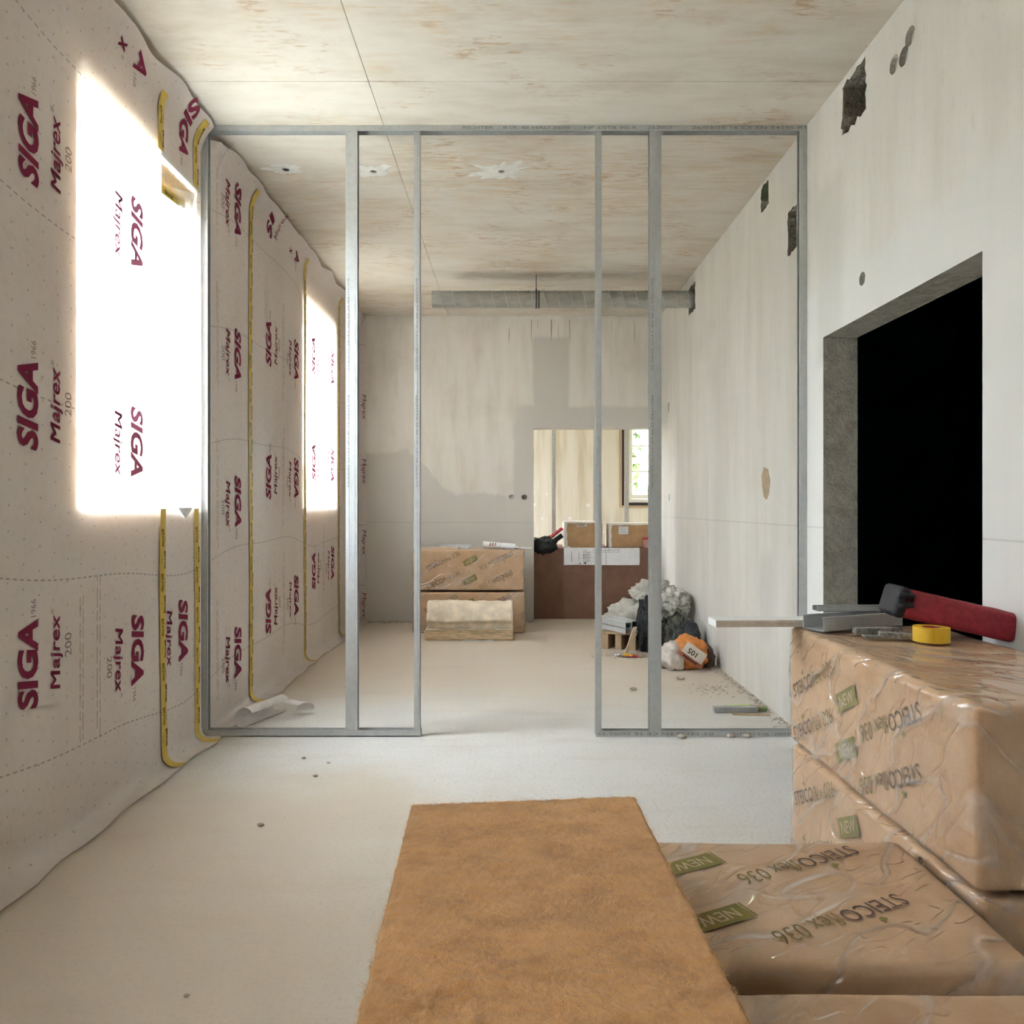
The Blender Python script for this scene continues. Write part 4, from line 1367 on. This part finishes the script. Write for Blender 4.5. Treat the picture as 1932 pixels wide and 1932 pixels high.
# orange and white sack lying on its side
sk = thing('plaster_sack', 'half-empty orange and white paper sack lying by the right wall', 'sack', (1.47, 6.52, 0), 0)
def sack(name, mat, c, r, seed, am=.22):
    o = blob(name, mat, c, r, seed, am, 2.0, crease=.22, sub=4, parent=sk)
    return o
sack('sack_end', 'white_sack', (-.115, -.02, .105), (.105, .12, .13), 31)
sack('sack_body', 'orange_sack', (.03, 0, .125), (.155, .125, .15), 32, .16)
sack('sack_mouth', 'dark_brown', (.19, .03, .09), (.06, .09, .10), 33, .3)
n0 = Vector((.10, -.93, .35)).normalized()
def on_sack(x, z, d=0):
    return Vector((x, -.138 + .25 * max(0, z - .12) ** 1.2 + .9 * (x - .01) ** 2 - d, z))
lab = MB()
r_ = math.radians(-35)
LU, LV = Vector((math.cos(r_), math.sin(r_))), Vector((-math.sin(r_), math.cos(r_)))
def lp(a, b, d=0):
    q = Vector((.045, .155)) + LU * a + LV * b
    return on_sack(q.x, q.y, d)
lab.grid(lambda u, v: lp(-.10 + .2 * u, -.048 + .096 * v, .004), 10, 6, 0)
lab.grid(lambda u, v: lp(-.12 + .24 * u, -.085 + .035 * v, .004), 10, 3, 1)
lab.build('sack_label', ['label_cream', 'label_brown'], sk, smooth=True, fix=False)
ink = MB()
ink.text('105', (0, 0, 0), (1, 0, 0), (0, 1, 0), .085, .045)
ink.v = [tuple(lp(-(x - .025), -(y - .015), .008)) for x, y, z in ink.v]
for k in range(7):
    a = -.07 + k * .02
    b0 = len(ink.v)
    ink.v += [tuple(lp(a + i * .011, -.075 + j * .014, .008)) for i, j in ((0, 0), (1, 0), (1, 1), (0, 1))]
    ink.f.append((b0, b0 + 1, b0 + 2, b0 + 3)); ink.mi.append(0)
stuff(ink.build('sack_print', 'ink_black', sk, fix=False))

# scraps on the floor
def scrap(name, label, mat, c, L, w_, t, rz, tilt=0.0, cat='offcut'):
    o = MB().obox((0, 0, 0), (L / 2, 0, 0), (0, w_ / 2, 0), (0, 0, t / 2)).build(name, mat, bevel=min(.002, t * .2))
    o.location = (c[0], c[1], c[2] + t / 2); o.rotation_euler = (0, tilt, rz)
    return tag(o, label, cat)
scrap('metal_strip', 'flat grey strip lying on the floor by the right wall', 'grey_strip', (1.49, 5.13, .004), .29, .05, .035, .02)
scrap('board_strip', 'thin brown splintered strip under the grey strip', 'timber', (1.575, 5.06, .0), .24, .03, .010, -.12)
scrap('green_scrap', 'lime green plastic scrap behind the grey strip', 'lime', (1.55, 5.27, .002), .16, .06, .006, .1)
scrap('dark_scrap', 'dark green scrap in the corner of floor and right wall', 'leaf', (1.66, 5.18, .002), .12, .045, .028, -.35)
scrap('wood_chip', 'brown chip on top of the dark green scrap', 'timber', (1.64, 5.15, .032), .09, .02, .008, -.6)
scrap('board_offcut', 'white board offcut poking out behind the wrapped stack', 'board_paper', (1.36, 3.60, .0), .03, .16, .05, -.35)
scrap('board_offcut', 'thin white board strip flat on the floor beside the wrapped stack', 'board_paper', (1.22, 2.66, .0), .20, .02, .012, -.08)
for k, (px, py, s_) in enumerate(((492, 1558, .016), (595, 1465, .014), (573, 1431, .012), (1284, 1390, .03), (1376, 1388, .03), (1405, 1388, .028), (1283, 1282, .035), (1195, 1302, .03), (620, 1440, .010), (352, 1880, .009))):
    d = F * EYE / (py - 955)
    o = blob('plaster_crumb', 'rubble', (P(px, py, d).x, d - (.03 if 1385 < py < 1392 else 0), s_ * .35), (s_ * .9, s_ * .7, s_ * .45), 50 + k, .3, 2, sub=2)
    tag(o, ('plaster crumb on the floor left of the frame', 'dark plaster crumb left of the frame', 'tiny plaster crumb near the floor track', 'brown crumb against the right floor track', 'grey crumb against the right floor track',
            'dark crumb against the right floor track', 'round crumb on the floor before the orange sack', 'small crumb on the floor left of the double stud', 'speck of plaster near the left floor track', 'crumb in the lower left foreground')[k], 'crumb', 'plaster crumbs on the floor')
rb = MB()
rnd = random.Random(9)
def pebble(x, y, s_):
    vs = [(x + s_ * rnd.uniform(-1, 1) + s_ * dx, y + s_ * dy, max(0, s_ * .6 * dz + .001)) for dx, dy, dz in ((-1, 0, 0), (1, -.3, 0), (0, 1, 0), (0, -1, 0), (.1, .1, 1.2))]
    rb.add(vs, [(0, 3, 4), (3, 1, 4), (1, 2, 4), (2, 0, 4)])
for k in range(320):
    t = rnd.random()
    pebble(XR - .015 - abs(rnd.gauss(0, .035)), 4.75 + 2.1 * t, rnd.uniform(.003, .011))
for k in range(420):
    pebble(rnd.uniform(-1.75, .22), YB - .02 - abs(rnd.gauss(0, .05)), rnd.uniform(.004, .018))
for k in range(160):
    pebble(rnd.gauss(1.5, .09), rnd.gauss(5.75, .1), rnd.uniform(.002, .009))
for k in range(160):
    pebble(rnd.gauss(1.0, .10), rnd.gauss(7.08, .06), rnd.uniform(.004, .013))
for k in range(420):
    pebble(rnd.uniform(-1.7, 1.7), rnd.uniform(2.2, 9.0), rnd.uniform(.001, .0035))
o = rb.build('rubble_crumbs', 'rubble', fix=False)
o['kind'] = 'stuff'
tag(o, 'fine plaster crumbs along the foot of the walls', 'rubble')
for k, (x, y, mt, lb_) in enumerate(((.93, 7.02, 'paper', 'white paper scrap beside the pallet foot'), (1.01, 7.00, 'yellow_tape', 'yellow packaging scrap beside the pallet foot'), (1.05, 6.96, 'red_paint', 'red-edged packaging scrap beside the pallet foot'), (1.28, 6.72, 'paper', 'white scrap on the floor left of the double stud'), (1.24, 6.5, 'cardboard', 'brown scrap on the floor left of the double stud'))):
    o = MB().grid(lambda u, v: (x + .09 * u, y + .06 * v, .003 + .035 * abs(nz(u * 2.5 + k, v * 2.5, k))), 6, 5).build('packaging_scrap', mt, fix=False)
    tag(o, lb_, 'scrap', 'packaging scraps near the heap')

# curled membrane scrap at the foot of the frame
def curl2(u, v):
    a = 0.3 + u * 4.9
    r = .055 + .012 * u
    t = v * .36
    return (-1.69 + .36 * t + r * math.cos(a) * .8, 4.78 + .95 * t + r * math.cos(a) * .5, .065 + r * math.sin(a) + .004 * nz(u * 3, v * 4, 1))
o = MB().grid(curl2, 22, 10).build('membrane_scrap', 'scrap_film', smooth=True, fix=False)
tag(o, 'curled strip of membrane lying on the floor just behind the left of the frame', 'membrane scrap')
def curl3(u, v):
    a = -.6 + u * 3.0
    t = v * .16
    return (-1.49 + .75 * t + .05 * math.cos(a), 5.06 - .2 * t + .03 * math.cos(a), .055 + .05 * math.sin(a) * (1 - .3 * v))
o = MB().grid(curl3, 14, 8).build('membrane_scrap', 'scrap_film', smooth=True, fix=False)
tag(o, 'small twisted membrane curl at the foot of the yellow tape behind the frame', 'membrane scrap')

# ------------------------------------------------------------------ tools on the wrapped stack
zt = 2 * PH + .026
o = thing('plasterboard_offcut', 'double white plasterboard strip jutting out over the left end of the wrapped stack', 'board offcut', (1.045, 3.0, zt), .035)
MB().box(-.265, .12, -.05, .05, 0, .0125).build('board', 'board_core', o, bevel=.001)
MB().box(-.265, .12, -.05, .05, .0132, .0255).build('board', 'board_core', o, bevel=.001)
MB().box(-.266, .121, -.0505, .0505, .0255, .0265).build('paper_face', 'board_paper', o)
MB().box(-.2675, -.2655, -.05, .05, 0, .026).build('paper_edge', 'board_paper', o)

def channel(label, c, rz, L, w_, h_, tilt=0, roll=0):
    """C profile lying on its web: flat side panels, lips on top"""
    t = .0015
    mb = MB()
    mb.box(-L / 2, L / 2, -w_ / 2, -w_ / 2 + t, 0, h_).box(-L / 2, L / 2, w_ / 2 - t, w_ / 2, 0, h_)
    mb.box(-L / 2, L / 2, -w_ / 2, w_ / 2, 0, t)
    mb.box(-L / 2, L / 2, -w_ / 2, -w_ / 2 + .012, h_ - t, h_).box(-L / 2, L / 2, w_ / 2 - .012, w_ / 2, h_ - t, h_)
    mb.box(-L / 2, L / 2, -w_ / 2 - .0012, -w_ / 2, h_ * .10, h_ * .14).box(-L / 2, L / 2, -w_ / 2 - .0012, -w_ / 2, h_ * .86, h_ * .90)
    o = mb.build('steel_profile', 'zinc')
    o.location = c; o.rotation_euler = (roll, tilt, rz)
    return tag(o, label, 'steel profile', 'steel profiles on the wrapped stack')
channel('wide steel profile offcut lying on the wrapped stack, its open end to the left', (1.315, 2.955, zt), .39, .40, .105, .052, 0)
channel('steel profile offcut leaning behind the wider one on the wrapped stack', (1.345, 3.03, zt + .053), .02, .30, .05, .020, 0)

o = scrap('spirit_level', 'short grey speckled level on the wrapped stack before the steel profile', 'speckled', (1.335, 2.80, zt), .175, .03, .022, .06, cat='level')
o = scrap('flat_trowel', 'dirty flat steel scraper lying on the wrapped stack beside the yellow roll', 'speckled', (1.375, 2.70, zt), .15, .045, .018, -.30, .02, cat='scraper')
o = scrap('thin_blade', 'thin plaster-caked blade under the scraper on the wrapped stack', 'speckled', (1.30, 2.72, zt), .10, .04, .006, -.15, cat='blade')

tb = thing('red_tool_case', 'dark red tool case with a black rubber end on the wrapped stack', 'tool case', (1.375, 2.79, zt + .082), -.10)
def d_case(p, n_): return .0015 * nz(p.x * 20, p.y * 20, p.z * 20)
ob = weld(round_box(.40, .15, .105, .02, .012, d_case).build('case_body', 'red_case', tb, smooth=True, fix=False, loc=(.20, 0, -.055)))
ob.rotation_euler = (0, .22, 0)
ob = weld(round_box(.045, .158, .112, .018, .010, d_case).build('rubber_end', 'black_rubber', tb, smooth=True, fix=False, loc=(.0, 0, -.012)))
ob.rotation_euler = (0, .30, 0)
ob = MB().tube([(.0, -.082, .03), (.045, -.082, .035), (.05, -.082, .065), (.0, -.082, .07)], .012, 10).build('rubber_lug', 'black_rubber', tb, smooth=True)
ytp = thing('tape_roll', 'roll of yellow tape standing flat at the right of the wrapped stack', 'tape roll', (1.445, 2.64, zt))
mb = MB(); n = 40
prf = [(.032, 0), (.058, 0), (.058, .05), (.032, .05)]
vs = [(r * math.cos(2 * math.pi * i / n), r * math.sin(2 * math.pi * i / n), z) for r, z in prf for i in range(n)]
fs = []
for k in range(4):
    fs += [(k * n + i, k * n + (i + 1) % n, ((k + 1) % 4) * n + (i + 1) % n, ((k + 1) % 4) * n + i) for i in range(n)]
mb.add(vs, fs).build('tape_winding', 'yellow_tape', ytp)
mb = MB()
prf = [(.029, .001), (.0319, .001), (.0319, .049), (.029, .049)]
vs = [(r * math.cos(2 * math.pi * i / n), r * math.sin(2 * math.pi * i / n), z) for r, z in prf for i in range(n)]
mb.add(vs, fs).build('card_core', 'red_case', ytp)

# ------------------------------------------------------------------ garden outside the back window
def tree(label, x, y, hgt, r, seed, nleaf):
    t = thing('garden_tree', label, 'tree', (x, y, -.5), 0, 'trees outside the back window')
    MB().tube([(0, 0, 0), (.05, 0, hgt * .4), (0, .05, hgt * .7)], [.14, .10, .05], 10).build('trunk', 'bark', t, smooth=True)
    rnd = random.Random(seed)
    mb = MB()
    for k in range(nleaf):
        a, b = rnd.uniform(0, 6.283), math.acos(rnd.uniform(-1, 1))
        q = rnd.random() ** .4 * r * (1 + .3 * nz(a * 2, b * 2, seed))
        c = Vector((q * math.sin(b) * math.cos(a), q * math.sin(b) * math.sin(a), hgt * .62 + q * .9 * math.cos(b)))
        e1 = Vector((rnd.gauss(0, 1), rnd.gauss(0, 1), rnd.gauss(0, 1))).normalized() * .15
        e2 = e1.cross(Vector((rnd.gauss(0, 1), rnd.gauss(0, 1), rnd.gauss(0, 1)))).normalized() * .09
        mb.add([c - e1, c + e2, c + e1, c - e2], [(0, 1, 2, 3)])
    o = mb.build('foliage', 'leaf', t, fix=False); o['kind'] = 'stuff'
tree('leafy tree in the garden, left in the back window', 2.4, 18.5, 5.2, 2.0, 1, 5000)
tree('leafy tree in the garden, right in the back window', 5.4, 21.5, 6.0, 2.0, 2, 5000)
o = MB().obox((2.42, 14.6, 1.2), (.16, 0, 1.7), (.09, 0, -.01), (0, .02, 0)).build('leaning_plank', 'pale_wood', bevel=.003)
tag(o, 'pale plank leaning outside the back window', 'plank')

hd = MB()
def hedge(u, v):
    y = -14 + 60 * u
    z = -.5 + 3.6 * v
    return (-8.5 - .8 * v + .5 * nz(y * .8, z * .8, 1) + .25 * nz(y * 3, z * 3, 4), y, z + .4 * nz(y * .7, 3, 1) * v)
hd.grid(hedge, 160, 18)
hd.grid(lambda u, v: (lambda a: (a[0] - 2.0 * v, a[1], a[2]))(hedge(u, 1)), 160, 3)
o = hd.build('garden_hedge', 'hedge', smooth=False, fix=False)
tag(o, 'tall leafy garden hedge outside the left windows', 'hedge')
